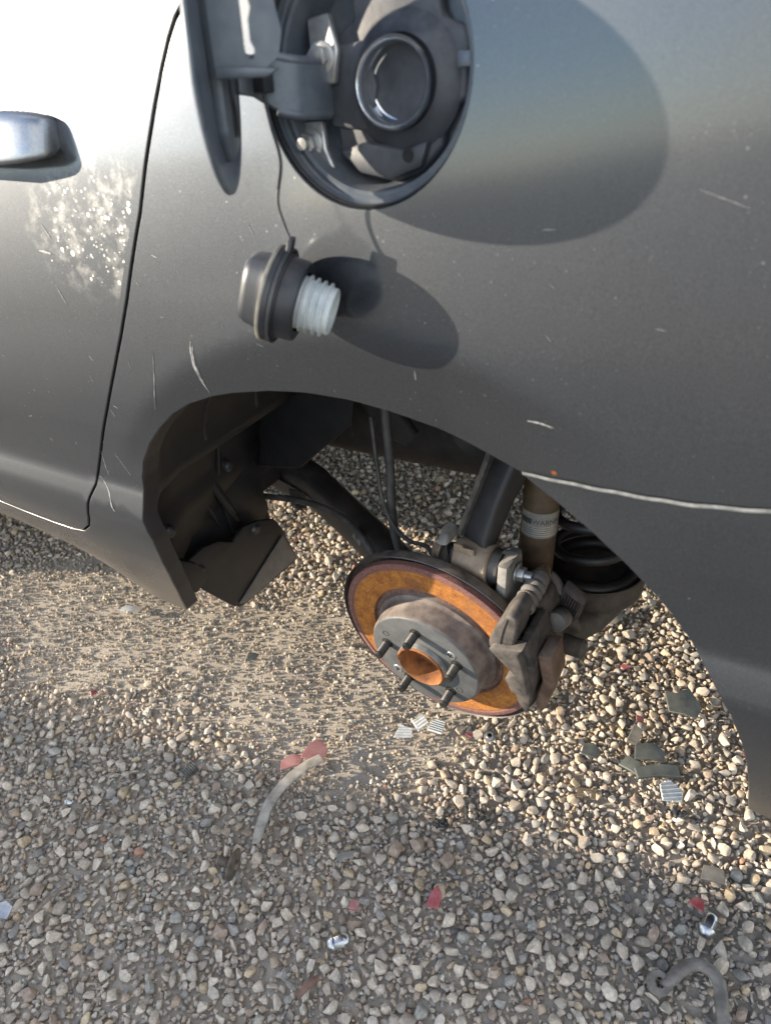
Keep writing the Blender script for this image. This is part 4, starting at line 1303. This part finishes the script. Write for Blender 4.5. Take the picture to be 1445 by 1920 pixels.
# ---- fuel filler pocket
til = .119
FN = np.array((0, -math.cos(til), math.sin(til)))
FUP = np.array((0, math.sin(til), math.cos(til)))
FC = np.array((FILL[0], float(yS(*FILL)), FILL[1]))
fp = lambda a, b, c=0.0: FC + a * AX[0] + b * FUP + c * FN
pocket = lathe('fuel_pocket', [(.0838, -.006), (.0815, -.0062), (.0800, -.009), (.0795, -.013), (.0780, -.0145), (.0745, -.0135), (.0725, -.015), (.0705, -.024), (.0685, -.038), (.066, -.044), (0, -.046)], FC, FN, 'paint_in', car, 96, 35)
lathe('pocket_seal', [(.0826, -.0055), (.0812, -.0038), (.0799, -.0058), (.0806, -.009)], FC, FN, 'cap_black', pocket, 96, 60)
insert = prism('pocket_liner', [(-.028, .066), (-.026, .034), (-.047, .022), (-.050, -.024), (-.043, -.034), (-.042, -.050), (-.022, -.062), (.004, -.067), (.028, -.061), (.044, -.046), (.046, -.026), (.062, -.018), (.064, .014), (.060, .024), (.044, .030), (.040, .052), (.030, .064), (0, .068)], FC, AX[0], FUP, FN, -.046, -.034, 'pocket_plastic', pocket, .004, 3)
prism('liner_ramp', [(-.046, .020), (-.014, .022), (-.006, -.006), (-.012, -.034), (-.046, -.030)], FC, AX[0], FUP, FN, -.036, -.031, 'pocket_plastic', insert, .003, 2)
prism('spill_tray', [(-.040, -.046), (-.018, -.040), (.016, -.046), (.036, -.040), (.030, -.058), (.004, -.066), (-.022, -.061)], FC, AX[0], FUP, FN, -.036, -.028, 'pocket_plastic', insert, .004, 2)
lathe('drain_hole', [(.0045, -.0272), (.0035, -.0274), (0, -.0275)], fp(.020, -.050), FN, 'gap', insert, 16)
box('tether_lug', fp(.067, .004, -.022), (.005, .0045, .004), (AX[0], FUP, FN), 'paint_in', pocket, .001)
NK = fp(.0145, -.0055)
neck = lathe('filler_neck', [(.044, -.0345), (.039, -.031), (.033, -.029), (.029, -.026)], NK, FN, 'pocket_plastic', pocket, 64, 40)
NA = FN + np.array((.10, 0, .02))
lathe('neck_ring', [(.0288, -.030), (.0286, -.024), (.0276, -.0205), (.0262, -.0192), (.0248, -.0205), (.0240, -.0240), (.0238, -.036)], NK, NA, 'neck_metal', neck, 72, 60)
lathe('neck_step', [(.0238, -.036), (.0226, -.0362), (.0214, -.0348), (.0204, -.0352), (.0199, -.0375)], NK, NA, 'neck_metal', neck, 72, 50)
lathe('neck_tube', [(.0199, -.0375), (.0196, -.055), (.019, -.085), (0, -.086)], NK, NA, 'gap', neck, 56, 50)  # near-black colour stands in for the shade down the neck
lathe('neck_flap', [(0, .002), (.008, .0015), (.0115, 0), (.0125, -.002), (.0125, -.004)], NK - NA * .058 + np.array((.008, 0, -.006)), NA * .8 + np.array((-.25, 0, .25)), 'zinc', neck, 40, 40)
for a_, b_ in ((-.049, .013), (-.064, -.040)):
    prism('hinge_strap', [(-.010, -.016), (.008, -.016), (.012, .004), (.006, .026), (-.012, .024)] if b_ > 0 else [(-.012, .014), (.010, .014), (.012, -.004), (.022, -.024), (.008, -.026), (-.006, -.010)], fp(a_ + .004, b_), AX[0], FUP, FN, -.030, -.024, 'zinc', pocket, .0012, 1)
    hexbolt('bolt', fp(a_ + .003, b_, -.0235), FN * .75 + np.array((.1, -.2, 0)), .0078, .008, 'zinc', pocket, True, 0, 1.3)
    lathe('bolt_tip', [(0, .0135), (.0042, .013), (.0045, .006)], fp(a_ + .003, b_, -.0235), FN * .75 + np.array((.1, -.2, 0)), 'zinc', pocket, 16)

# ---- fuel door, swung open on a gooseneck hinge
DC = np.array((-.0095, -.0530, 1.035))
DN = np.array((.842, .536, -.064)); DN /= np.linalg.norm(DN)         # its inner face looks this way
DU = np.array((.5374, -.8433, 0.)); DW = np.cross(DU, DN) * -1
if DW[2] < 0:
    DW = -DW
dp = lambda a, b, c=0.0: DC + a * DU + b * DW + c * DN
RD = .0768
fdoor = lathe('fuel_door', [(0, -.0062), (.04, -.0058), (.068, -.0040), (RD - .001, -.0024), (RD, -.0012), (RD - .0004, .0004), (RD - .003, .0008), (RD - .0075, .0006), (RD - .009, -.0006), (.05, -.0022), (0, -.0030)], DC, DN, 'paint_in', car, 96, 40)
prism('door_stiffener', [(-.028, -.050), (.004, -.058), (.016, -.040), (.018, .040), (.006, .058), (-.022, .052), (-.034, .020), (-.036, -.022)], DC, DU, DW, DN, -.003, .0045, 'paint_in', fdoor, .0025, 2)
prism('stiffener_groove', [(-.012, -.044), (-.006, -.044), (-.004, .05), (-.010, .05)], dp(0, 0, .0046), DU, DW, DN, 0, .0004, 'gap', fdoor, 0)
prism('stiffener_slot', [(-.022, -.046), (-.016, -.040), (-.014, -.026), (-.018, -.020), (-.024, -.030)], dp(0, 0, .0046), DU, DW, DN, 0, .0004, 'gap', fdoor, 0)
# latch plate with a keyhole slot stands off the stiffener
plate = [(0, -.022), (.028, -.021), (.038, -.014), (.041, -.002), (.038, .014), (.030, .024), (.016, .027), (0, .026)]
slot = [(.0185, .019), (.0225, .019), (.0245, .010), (.0225, .004), (.0225, -.006), (.0245, -.010), (.0235, -.015), (.0195, -.015), (.0185, -.010), (.0185, 0)]
vo, eo, fo, *_ = delaunay_2d_cdt([Vector(p) for p in plate + slot], [(i, (i + 1) % 8) for i in range(8)] + [(8 + i, 8 + (i + 1) % 10) for i in range(10)], [], 0, 1e-7, True)
bm = bmesh.new()
PO = dp(.022, .014, .002)
PN = -DU
bv = [bm.verts.new(PO + v.x * DN + v.y * DW) for v in vo]
for f in fo:
    c = np.mean([(vo[i].x, vo[i].y) for i in f], 0)
    if in_poly([c], plate)[0] and not in_poly([c], slot)[0]:
        bm.faces.new([bv[i] for i in f])
r = bmesh.ops.extrude_face_region(bm, geom=list(bm.faces))
bmesh.ops.translate(bm, verts=[g for g in r['geom'] if isinstance(g, bmesh.types.BMVert)], vec=Vector(PN * .0028))
latch = from_bm('latch_plate', bm, 'paint_in', fdoor, 40)
for b_ in (.026, -.022):
    prism('latch_rib', [(0, -.0025), (.03, -.0022), (.038, .002), (.02, .0035), (0, .004)], PO + b_ * DW, DN, DW, DU, -.010, .004, 'paint_in', fdoor, .0015, 2)
# gooseneck: curved strap from the pocket to the door
gn = [fp(-.046, -.006, -.036), fp(-.043, -.006, -.012), fp(-.046, -.006, .006), fp(-.054, -.004, .017), fp(-.064, 0, .024), fp(-.070, .002, .028), fp(-.072, .003, .038)]
path = spline(gn, 6)
hh = .0165
V, F = [], []
for i, p in enumerate(path):
    d = path[min(i + 1, len(path) - 1)] - path[max(i - 1, 0)]
    d = d / np.linalg.norm(d)
    s = np.cross(d, FUP)
    s /= np.linalg.norm(s)
    h_ = hh * (1 if i < 18 else 1 - .25 * min(1, (i - 18) / 10))
    for (q, b_) in ((-1, -1), (-1, 1), (1, 1), (1, -1)):
        V.append(p + s * .0022 * q + FUP * h_ * b_)
L = len(path)
for i in range(L - 1):
    for k in range(4):
        F.append((i * 4 + k, i * 4 + (k + 1) % 4, (i + 1) * 4 + (k + 1) % 4, (i + 1) * 4 + k))
F += [(3, 2, 1, 0), tuple((L - 1) * 4 + k for k in range(4))]
goose = link('gooseneck', V, F, 'paint_in', fdoor, True, None, 40)
fix_normals(goose)
bv_ = goose.modifiers.new('round', 'BEVEL')
bv_.width = .0016
bv_.segments = 2
for s in (-1, 1):
    tube('gooseneck_flange', [p + FUP * s * hh * .97 for p in path[2:20]], .0032, 'paint_in', fdoor, 8, 1, False)
box('tether_clip', fp(-.058, -.003, .028), (.0052, .0060, .0052), (AX[0], FUP, FN), 'cap_black', fdoor, .001)

# ---- fuel cap dangling from its tether
CA = np.array((.878, .333, -.344)); CA /= np.linalg.norm(CA)
CO = np.array((-.009, -.0310, .8825))
capt = empty('fuel_cap', tuple(CO), 'black fuel cap with white thread dangling on its tether below the filler', 'fuel cap')
cu_, cw_, ca_ = frame(CA)
lathe('cap_body', [(a, b * .82) for a, b in [(.0315, -.002), (.0322, 0), (.0318, .003), (.0300, .0036), (.0298, .017), (.0285, .019), (.022, .019)]], CO, CA * 1.0, 'cap_black', capt, 64, 40)
lathe('flange', [(a, b * .82) for a, b in [(.022, -.0095), (.0325, -.0095), (.0345, -.0080), (.0345, -.0030), (.0330, -.0018), (.022, -.0018)]], CO, CA * 1.0, 'cap_grey', capt, 64, 40)
lathe('tether_ring', [(a, b * .82) for a, b in [(.0330, -.0022), (.0352, -.0020), (.0352, .0016), (.0330, .0018)]], CO, CA * 1.0, 'cap_black', capt, 64, 40)
th = [(.0215, .018)]
for q in range(4):
    h0 = .0215 + q * .0066
    th += [(.0198 - .0004 * q, h0), (.0228 - .0004 * q, h0 + .0010), (.0230 - .0004 * q, h0 + .0018), (.0198 - .0004 * q, h0 + .0028)]
th += [(.0190, .0488), (.0180, .0498), (.0160, .0490), (.015, .030), (0, .030)]
lathe('gasket', [(.030, -.0092), (.0352, -.0090), (.0356, -.0076), (.0352, -.0064), (.030, -.0064)], CO, CA, 'cap_dust', capt, 64, 40)
lathe('thread', [(a * .92, b * .80) for a, b in th], CO, CA * 1.0, 'white_thread', capt, 56, 40)
g_ = []
for (h, w1, w2) in ((-.0095, .0285, .0235), (-.014, .0275, .0215), (-.020, .0265, .0195), (-.0275, .0255, .0185), (-.0325, .0240, .0170), (-.0345, .0210, .0140), (-.0352, .015, .009)):
    ring_ = []
    for k in range(40):
        t = 2 * math.pi * k / 40
        c_, s_ = math.cos(t), math.sin(t)
        ring_.append(CO + CA * h * .82 + cw_ * w1 * math.copysign(abs(c_) ** .7, c_) + cu_ * w2 * math.copysign(abs(s_) ** .55, s_))
    g_.append(ring_)
loft('grip', g_, 'cap_grey', capt, 45)
tabc = CO + cw_ * .0375
prism('tether_tab', [(-.006, -.005), (.006, -.005), (.0055, .006), (-.0055, .006)], tabc, cu_, cw_, CA, -.0022, .0014, 'cap_black', capt, .0008, 1)
tp = fp(-.058, -.008, .029)
te = tabc + cw_ * .004 - CA * .001
tube('tether', [tp, tp + np.array((.003, -.001, -.020)), np.array((.014, -.042, .972)) * .0 + (tp * .5 + te * .5) + np.array((.004, 0, .004)), te + np.array((-.009, .004, .026)), te + np.array((-.005, .002, .010)), te], .00115, 'cap_black', capt, 8, 10)

# ================================================================== NEIGHBOURING CAR: stands behind the photographer, its roof shades the near gravel and shows in the paint
nb = empty('parked_van', (-6.0, -3.4, 0), 'dark blue van parked across the aisle, casting its shadow over the near gravel', 'van')
e1 = np.array((math.cos(.198), math.sin(.198), 0))
e2 = np.array((-math.sin(.198), math.cos(.198), 0))
NO = np.array((-3.745, -2.25, 0))          # its near rear corner; e1 runs along its side, e2 towards our car
side = [(-4.4, .25), (0, .25), (.06, .60), (.05, 1.0), (-.05, 1.34), (-.16, 1.45), (-3.0, 1.45), (-3.35, 1.40), (-3.95, 1.02), (-4.5, .92), (-4.6, .6)]
M['van_paint'] = simple('van_paint', (.05, .055, .065), (.06, .065, .075), 5, .4, 0, 0)
prism('van_body', side, NO, e1, AX[2], e2, -1.7, 0, 'van_paint', nb, .05, 3)
prism('van_window', [(-.25, .95), (-.28, 1.30), (-1.5, 1.33), (-1.5, .95)], NO, e1, AX[2], e2, .002, .006, 'glass', nb, 0)
prism('van_window', [(-1.6, .95), (-1.6, 1.33), (-3.1, 1.33), (-3.6, .95)], NO, e1, AX[2], e2, .002, .006, 'glass', nb, 0)
for q in (-.75, -3.6):
    lathe('van_wheel', [(0, -.09), (.30, -.09), (.32, -.06), (.32, .06), (.30, .09), (.2, .09), (.19, .06), (0, .06)], NO + e1 * q + AX[2] * .32 - e2 * .08, e2, 'tire', nb, 40)

# ================================================================== unseen steel wheel, added beyond the left edge to shade the ground
ws = empty('shadow_wheel', (-1.75, .21, 0), 'unseen steel wheel added beyond the left edge to cast a shadow', 'wheel')
lathe('rim', [(.14, .01), (.205, .0), (.21, .012), (.195, .03), (.185, .06), (.185, .14), (.195, .17), (.21, .188), (.205, .2), (.18, .17), (.17, .10), (.14, .06)], (-1.75, .21, 0), (0, 0, 1), 'rust_dark', ws, 48)
lathe('wheel_disc', [(.175, .10), (.12, .125), (.09, .11), (.035, .11), (.035, .10), (.09, .10), (.12, .115), (.175, .09)], (-1.75, .21, 0), (0, 0, 1), 'rust_dark', ws, 48)

# ================================================================== LITTER ON THE GRAVEL
def g3(x, y, up=.010):
    return np.array((x, y, float(gh(x, y)) + up + .007))

def shard(name, poly, c, ang, tilt, th, mat, label, cat, group=None, up=.012, ribs=0):
    R_ = Matrix.Rotation(ang, 3, 'Z') @ Matrix.Rotation(tilt[0], 3, 'X') @ Matrix.Rotation(tilt[1], 3, 'Y')
    ex_, ey_, ez_ = (np.array(R_ @ Vector(v)) for v in ((1, 0, 0), (0, 1, 0), (0, 0, 1)))
    cc = g3(*c, up)
    if ribs:
        t = empty(name, tuple(cc), label, cat, group)
        prism('plate', poly, cc, ex_, ey_, ez_, 0, th, mat, t, .0006, 1)
        xs_ = [p[0] for p in poly]
        y0_, y1_ = min(p[1] for p in poly), max(p[1] for p in poly)
        for k in range(ribs):
            yy = y0_ + (y1_ - y0_) * (k + .5) / ribs
            cr = []
            for a, b in zip(poly, poly[1:] + poly[:1]):
                if (a[1] > yy) != (b[1] > yy):
                    cr.append(a[0] + (b[0] - a[0]) * (yy - a[1]) / (b[1] - a[1]))
            if len(cr) >= 2:
                tube('rib', [cc + ex_ * (min(cr) + .001) + ey_ * yy + ez_ * th, cc + ex_ * (max(cr) - .001) + ey_ * yy + ez_ * th], .0011, mat, t, 8, 2)
        return t
    o = prism(name, poly, cc, ex_, ey_, ez_, 0, th, mat, None, .0007, 1)
    bm = bmesh.new()
    bm.from_mesh(o.data)
    bmesh.ops.triangulate(bm, faces=bm.faces)
    bmesh.ops.subdivide_edges(bm, edges=list(bm.edges), cuts=1)
    kx, ky = random.uniform(3, 9), random.uniform(-6, 6)
    sz = max(abs(p[0]) for p in poly)
    for v in bm.verts:
        q = np.array(v.co) - cc
        a, b = float(q @ ex_), float(q @ ey_)
        v.co += Vector(ez_ * (-(kx * a * a + ky * a * b) + .03 * sz * math.sin(a / sz * 5 + b / sz * 3)))
    bm.to_mesh(o.data)
    bm.free()
    return tag(o, label, cat, group)

# curved trim strip
tl = spline([g3(-.243, .135, .020), g3(-.258, .108, .022), g3(-.270, .068, .022), g3(-.272, .028, .020), g3(-.262, -.006, .017), g3(-.252, -.034, .013)], 8)
V, F = [], []
for i, p in enumerate(tl):
    d = tl[min(i + 1, len(tl) - 1)] - tl[max(i - 1, 0)]
    d /= np.linalg.norm(d)
    s = np.cross(d, (0, 0, 1.))
    s /= np.linalg.norm(s)
    wd = .0095 * (1 - .15 * i / len(tl)) * (1 if i < len(tl) - 4 else .55 + .1 * (len(tl) - i))
    prof = [(-1, 0), (-.92, .0022), (0, .0034), (.92, .0020), (1, -.001), (.9, -.0022), (0, .0006), (-.9, -.0018)]
    for a, b in prof:
        V.append(p + s * wd * a + np.array((0, 0, b)))
L = len(tl)
F = [(i * 8 + k, i * 8 + (k + 1) % 8, (i + 1) * 8 + (k + 1) % 8, (i + 1) * 8 + k) for i in range(L - 1) for k in range(8)]
F += [tuple(range(8))[::-1], tuple((L - 1) * 8 + k for k in range(8))]
trim = link('trim_strip', V, F, 'trim', None, True, None, 40)
fix_normals(trim)
WORLD[trim.name] = Matrix.Identity(4)
tag(trim, 'curved weathered beige trim strip lying beside dusty red plastic', 'trim strip')
tube('trim_edge', [p + np.array((.0085, .003, -.001)) for p in tl[2:34]], .0012, 'trim_dark', trim, 6, 1, False)

shard('plastic_shard', [(-.021, -.016), (.016, -.021), (.024, .005), (.005, .024), (-.013, .013)], (-.266, .146), .4, (.06, .10), .0025, 'red_dusty', 'larger dusty red plastic shard at the upper end of the trim strip', 'plastic shard', up=.014)
shard('plastic_shard', [(-.024, -.009), (.008, -.014), (.024, .006), (.002, .015), (-.018, .011)], (-.288, .113), .9, (-.08, .05), .0025, 'red_dusty', 'narrow dusty pink shard tucked under the left edge of the trim strip', 'plastic shard', up=.013)
shard('plastic_shard', [(-.010, -.013), (.008, -.015), (.012, .004), (.003, .016), (-.006, .004)], (.038, .012), .3, (.25, -.2), .0022, 'red_lens', 'bright red folded lens shard alone on the near gravel, lower centre', 'plastic shard', up=.017)
shard('plastic_shard', [(-.015, .004), (.002, -.010), (.006, .002), (.015, .006), (-.002, .010)], (.356, .169), .5, (.1, .1), .0022, 'red_lens', 'red lens shard beside a chrome nut at lower right', 'plastic shard', up=.016)
for (x, y, s, lb) in ((.149, .562, .010, 'small red lens chip on sunlit gravel behind the caliper'), (.203, .451, .008, 'small red lens chip near the dark flat plastic piece'), (-.043, .296, .007, 'tiny red chip just below the brake disc'), (-.748, .065, .008, 'small red chip on sandy ground at far left'), (.372, .451, .008, 'red chip at the edge of the rear bumper')):
    shard('plastic_chip', [(-s, -s * .6), (s * .8, -s * .8), (s, s * .3), (-s * .3, s)], (x, y), random.uniform(0, 3), (.15, .2), .002, 'red_lens', lb, 'plastic chip', up=.014)
shard('brick_chip', [(-.007, -.006), (.006, -.007), (.008, .005), (-.004, .007)], (-.061, -.045), .4, (.1, .1), .007, 'red_dusty', 'small brick red cube-like chip on the near gravel', 'chip', up=.010)

# grey broken moulding, in three pieces
shard('moulding_piece', [(-.034, -.010), (.034, -.010), (.034, .009), (-.034, .009)], (.256, .356), .55, (.12, .05), .007, 'slate', 'long grey green moulding bar, right of the broken group', 'plastic piece', up=.016)
shard('moulding_piece', [(-.026, -.013), (.020, -.018), (.026, .006), (.010, .020), (-.020, .014)], (.236, .386), .45, (-.10, .08), .005, 'slate', 'flat grey green moulding piece at the top of the broken group', 'plastic piece', up=.016)
shard('moulding_piece', [(-.024, -.009), (.022, -.014), (.026, .008), (-.018, .013)], (.222, .352), -.25, (.10, -.12), .004, 'slate', 'thin grey green moulding flake, lower left of the broken group', 'plastic piece', up=.014)
shard('plastic_sheet', [(-.028, -.022), (.016, -.030), (.030, -.006), (.012, .030), (-.012, .016), (-.030, .022)], (.262, .515), .35, (.14, .12), .003, 'slate', 'dark flat angular plastic sheet on the sunlit gravel at right', 'plastic piece', up=.018)
shard('plastic_sheet', [(-.030, -.020), (.022, -.026), (.034, .008), (.002, .030), (-.026, .018)], (.075, .690), .2, (.10, -.1), .003, 'trim_dark', 'dusty dark sheet in shade below the spring cup', 'plastic piece', up=.016)
shard('plastic_flake', [(-.014, -.012), (.012, -.013), (.016, .004), (.004, .014), (-.012, .009)], (.150, .352), .2, (.1, .1), .003, 'slate', 'small dark flake left of the broken moulding group', 'plastic piece', up=.014)
shard('plastic_flake', [(-.010, -.018), (.008, -.020), (.012, .010), (-.004, .018)], (.204, .418), .1, (.2, .15), .006, 'trim_dark', 'dark upright lump above the broken moulding group', 'plastic piece', up=.010)
shard('plastic_flake', [(-.016, -.010), (.016, -.009), (.014, .010), (-.012, .011)], (.363, .222), .2, (.1, .0), .006, 'trim_dark', 'dark rounded plastic stub in the shaded gravel near the right edge', 'plastic piece', up=.010)
shard('lens_shard', [(-.020, -.014), (.010, -.020), (.022, -.002), (.008, .018), (-.012, .012)], (.281, .326), .7, (.18, .25), .002, 'clear', 'clear ribbed lens shard below the broken moulding group', 'lens shard', 'clear ribbed lens pieces', .018, 6)
shard('lens_shard', [(-.016, -.010), (.016, -.010), (.018, .008), (-.004, .016)], (-.150, .250), .5, (.15, .1), .002, 'clear', 'clear ribbed shard below the disc, leftmost of three', 'lens shard', 'clear ribbed lens pieces', .014, 5)
shard('lens_shard', [(-.013, -.012), (.012, -.010), (.014, .010), (-.010, .013)], (-.132, .283), 1.1, (.1, -.15), .002, 'clear', 'clear shard below the disc, middle of three', 'lens shard', 'clear ribbed lens pieces', .014, 4)
shard('lens_shard', [(-.014, -.015), (.013, -.014), (.012, .016), (-.012, .013)], (-.102, .288), .2, (-.1, .15), .002, 'clear', 'clear ribbed shard below the disc, rightmost of three', 'lens shard', 'clear ribbed lens pieces', .014, 6)
shard('wood_chip', [(-.014, -.004), (.012, -.006), (.014, .004), (-.012, .005)], (-.112, .010), .8, (.1, .1), .003, 'label_white', 'pale chip lying flat among grey stones, lower centre', 'chip', up=.014)
shard('flat_flake', [(-.016, -.010), (.006, -.012), (.016, .002), (-.004, .012)], (-.524, .284), .9, (.08, .1), .0025, 'slate', 'thin olive flake on the sandy strip', 'flake', up=.006)
shard('flat_flake', [(-.022, -.006), (.010, -.010), (.022, .002), (-.008, .009)], (-.893, .285), .6, (.15, .12), .002, 'clear', 'pale plastic flake with a hole on sandy ground below the sill', 'flake', up=.008)
shard('flat_flake', [(-.012, -.008), (.010, -.010), (.013, .006), (-.008, .010)], (-.862, .288), .2, (.1, -.2), .003, 'trim_dark', 'dark flake beside the pale flake below the sill', 'flake', up=.009)

# square bronze clip with a window
cl = empty('metal_clip', tuple(g3(.170, .271)), 'bronze U-shaped metal clip standing in the gravel', 'clip')
cc = g3(.170, .271, .012)
R_ = Matrix.Rotation(.25, 3, 'Z') @ Matrix.Rotation(-.5, 3, 'X')
e_ = [np.array(R_ @ Vector(v)) for v in ((1, 0, 0), (0, 1, 0), (0, 0, 1))]
prism('clip_bridge', [(-.015, .008), (.015, .008), (.015, .016), (-.015, .016)], cc, e_[0], e_[1], e_[2], 0, .002, 'clip', cl, .0005, 1)
for s in (-1, 1):
    prism('clip_leg', [(s * .0105 - .0038, -.016), (s * .0105 + .0038, -.016), (s * .0105 + .0038, .0079), (s * .0105 - .0038, .0079)], cc, e_[0], e_[1], e_[2], .0002, .0018, 'clip', cl, .0005, 1)

# rusty bolt with a wide washer head
bt = empty('flange_bolt', tuple(g3(-.262, -.085)), 'rusty bolt with a wide round washer lying on its side', 'bolt')
ba = np.array((-.86, -.22, .10)); ba /= np.linalg.norm(ba)
bo = g3(-.252, -.082, .028)
lathe('washer_head', [(0, -.004), (.018, -.003), (.0230, -.0008), (.0235, .001), (.021, .0025), (.008, .004)], bo, ba, 'rust_dark', bt, 36, 40, wob=.03)
hexbolt('bolt_head', bo - ba * .003, -ba, .008, .006, 'rust_dark', bt, False)
lathe('shank', [(.0075, .003)] + [(.0068 if i % 2 else .0076, .006 + .0012 * i) for i in range(16)] + [(.006, .027), (0, .028)], bo, ba, 'rust_dark', bt, 20, 60)

# chrome lug nuts
def lug(x, y, ang, label, mat='chrome', s=1.0, up=.012):
    t = empty('lug_nut', tuple(g3(x, y)), label, 'nut', 'lug nuts dropped on the gravel')
    a = np.array((math.cos(ang), math.sin(ang), .18)); a /= np.linalg.norm(a)
    o = g3(x, y, up)
    u1, w1, _ = frame(a)
    poly = [(.0098 * s * math.cos(k * math.pi / 3), .0098 * s * math.sin(k * math.pi / 3)) for k in range(6)]
    prism('hex', poly, o, u1, w1, a, -.004 * s, .010 * s, mat, t, .001, 2)
    lathe('seat', [(.0060 * s, -.014 * s), (.0085 * s, -.012 * s), (.0118 * s, -.006 * s), (.0118 * s, -.004 * s), (.009 * s, -.003 * s)], o, a, mat, t, 32, 40)
    lathe('cap', [(.0088 * s, .0098 * s), (.0082 * s, .014 * s), (.005 * s, .017 * s), (0, .0175 * s)], o, a, mat, t, 32, 40)
    return t
lug(-.053, -.098, .75, 'shiny chrome lug nut on the near gravel, bottom centre')
lug(.371, .148, 1.4, 'chrome lug nut beside the red shard at lower right')
lug(.036, .424, 1.6, 'dull lug nut standing just under the caliper', 'zinc', .95)
lug(-.002, .394, .2, 'small silvery nut on the gravel right under the brake disc', 'zinc', .75)
lug(-.585, -.125, .4, 'small bright steel nut at the left among grey stones', 'steel', .5)
nt_ = empty('washer_nut', tuple(g3(-.011, .310)), 'round flanged steel nut lying flat below the brake disc', 'nut')
lathe('flange', [(.004, .002), (.0095, .002), (.0102, .003), (.0098, .0042), (.0065, .005), (.0058, .009), (.0038, .009), (.0038, .002)], g3(-.011, .310, .010), (.1, -.15, 1), 'zinc', nt_, 32, 40)
lathe('thread_hole', [(.0038, .0085), (.003, .004), (0, .004)], g3(-.011, .310, .010), (.1, -.15, 1), 'gap', nt_, 20, 40)

# U-bolt shackle, bottom right
sk = empty('shackle', tuple(g3(.372, .07)), 'dusty U-shaped metal shackle half buried at the bottom right', 'shackle')
tube('bow', [g3(.337, .052, .006), g3(.346, .064, .012), g3(.356, .080, .017), g3(.372, .091, .020), g3(.390, .086, .020), g3(.400, .070, .017), g3(.406, .050, .012), g3(.413, .030, .006)], .0078, 'dusty_steel', sk, 14)
lathe('eye', [(.006, -.005), (.0135, -.005), (.0145, -.003), (.0145, .003), (.0135, .005), (.006, .005)], g3(.332, .050, .010), (.3, -.2, 1), 'dusty_steel', sk, 28, 40)

# springs, stick, foil, dark grit clumps
def coil(x, y, ang, n, r, pitch, wr, mat, label, up=.007):
    a = np.array((math.cos(ang), math.sin(ang), 0)); s = np.array((-math.sin(ang), math.cos(ang), 0))
    pts = [g3(x, y, up) + a * pitch * t / (2 * math.pi) + r * (math.cos(t) * s + math.sin(t) * AX[2]) for t in np.arange(0, n * 2 * math.pi, .5)]
    return tag(tube('coil', pts, wr, mat, None, 6, 1, False), label, 'spring')
coil(-.365, .400, .5, 6, .0065, .0055, .0010, 'rust_dark', 'small coil spring on the sandy ground left of the disc')
coil(-.452, .008, 1.3, 7, .0075, .0040, .0016, 'trim_dark', 'dark corrugated coil among the shaded stones at left')
tag(tube('stick', [g3(-.473, -.290, .014), g3(-.470, -.255, .017), g3(-.466, -.222, .014)], .0035, 'wood', None, 8, radii=[.0022, .0036, .0034]), 'thin dry stick on the near gravel at lower left', 'stick')
tag(tube('stick', [g3(-.062, -.178, .010), g3(-.056, -.160, .014), g3(-.050, -.146, .012)], .005, 'rust_brown', None, 8, radii=[.004, .0055, .0045]), 'short rusty stub near the bottom edge', 'stub')
shard('foil_scrap', [(-.012, -.010), (.010, -.012), (.014, .004), (.002, .013), (-.010, .008)], (-.520, -.296), .5, (.4, .3), .002, 'steel', 'bright foil scrap at the lower left edge', 'foil', up=.016)
for (x, y, s, lb) in ((.037, .160, .030, 'larger clump of black oily grit between sun and shade'), (-.010, .120, .020, 'smaller clump of black oily grit left of the larger one'), (.292, .300, .018, 'dark grit clump below the ribbed lens shard')):
    bm = bmesh.new()
    for _ in range(34):
        ra, an = s * random.random() ** .7, random.uniform(0, 6.28)
        mat_ = Matrix.Translation(Vector(g3(x + ra * math.cos(an), y + .6 * ra * math.sin(an), random.uniform(.008, .016)))) @ Matrix.Rotation(random.uniform(0, 3), 4, 'Z') @ Matrix.Rotation(random.uniform(0, 3), 4, 'X') @ Matrix.Diagonal((1, random.uniform(.5, .9), random.uniform(.4, .8), 1))
        bmesh.ops.create_icosphere(bm, subdivisions=1, radius=random.uniform(.0016, .0052), matrix=mat_)
    o = from_bm('grit_clump', bm, 'grease', None, 30)
    tag(o, lb, 'grit')
    o['kind'] = 'stuff'
# crumbs of shattered glass
bm = bmesh.new()
for _ in range(300):
    x, y = random.gauss(-.35, .30), random.gauss(.02, .16)
    mat_ = Matrix.Translation(Vector(g3(x, y, random.uniform(.008, .013)))) @ Matrix.Rotation(random.uniform(0, 3), 4, 'Z') @ Matrix.Rotation(random.uniform(-1, 1), 4, 'X')
    bmesh.ops.create_cube(bm, size=random.uniform(.0014, .0030), matrix=mat_)
gb = from_bm('glass_crumbs', bm, 'glassbits', None, 30)
tag(gb, 'scattered crumbs of pale green shattered glass in the gravel', 'glass crumbs')
gb['kind'] = 'stuff'
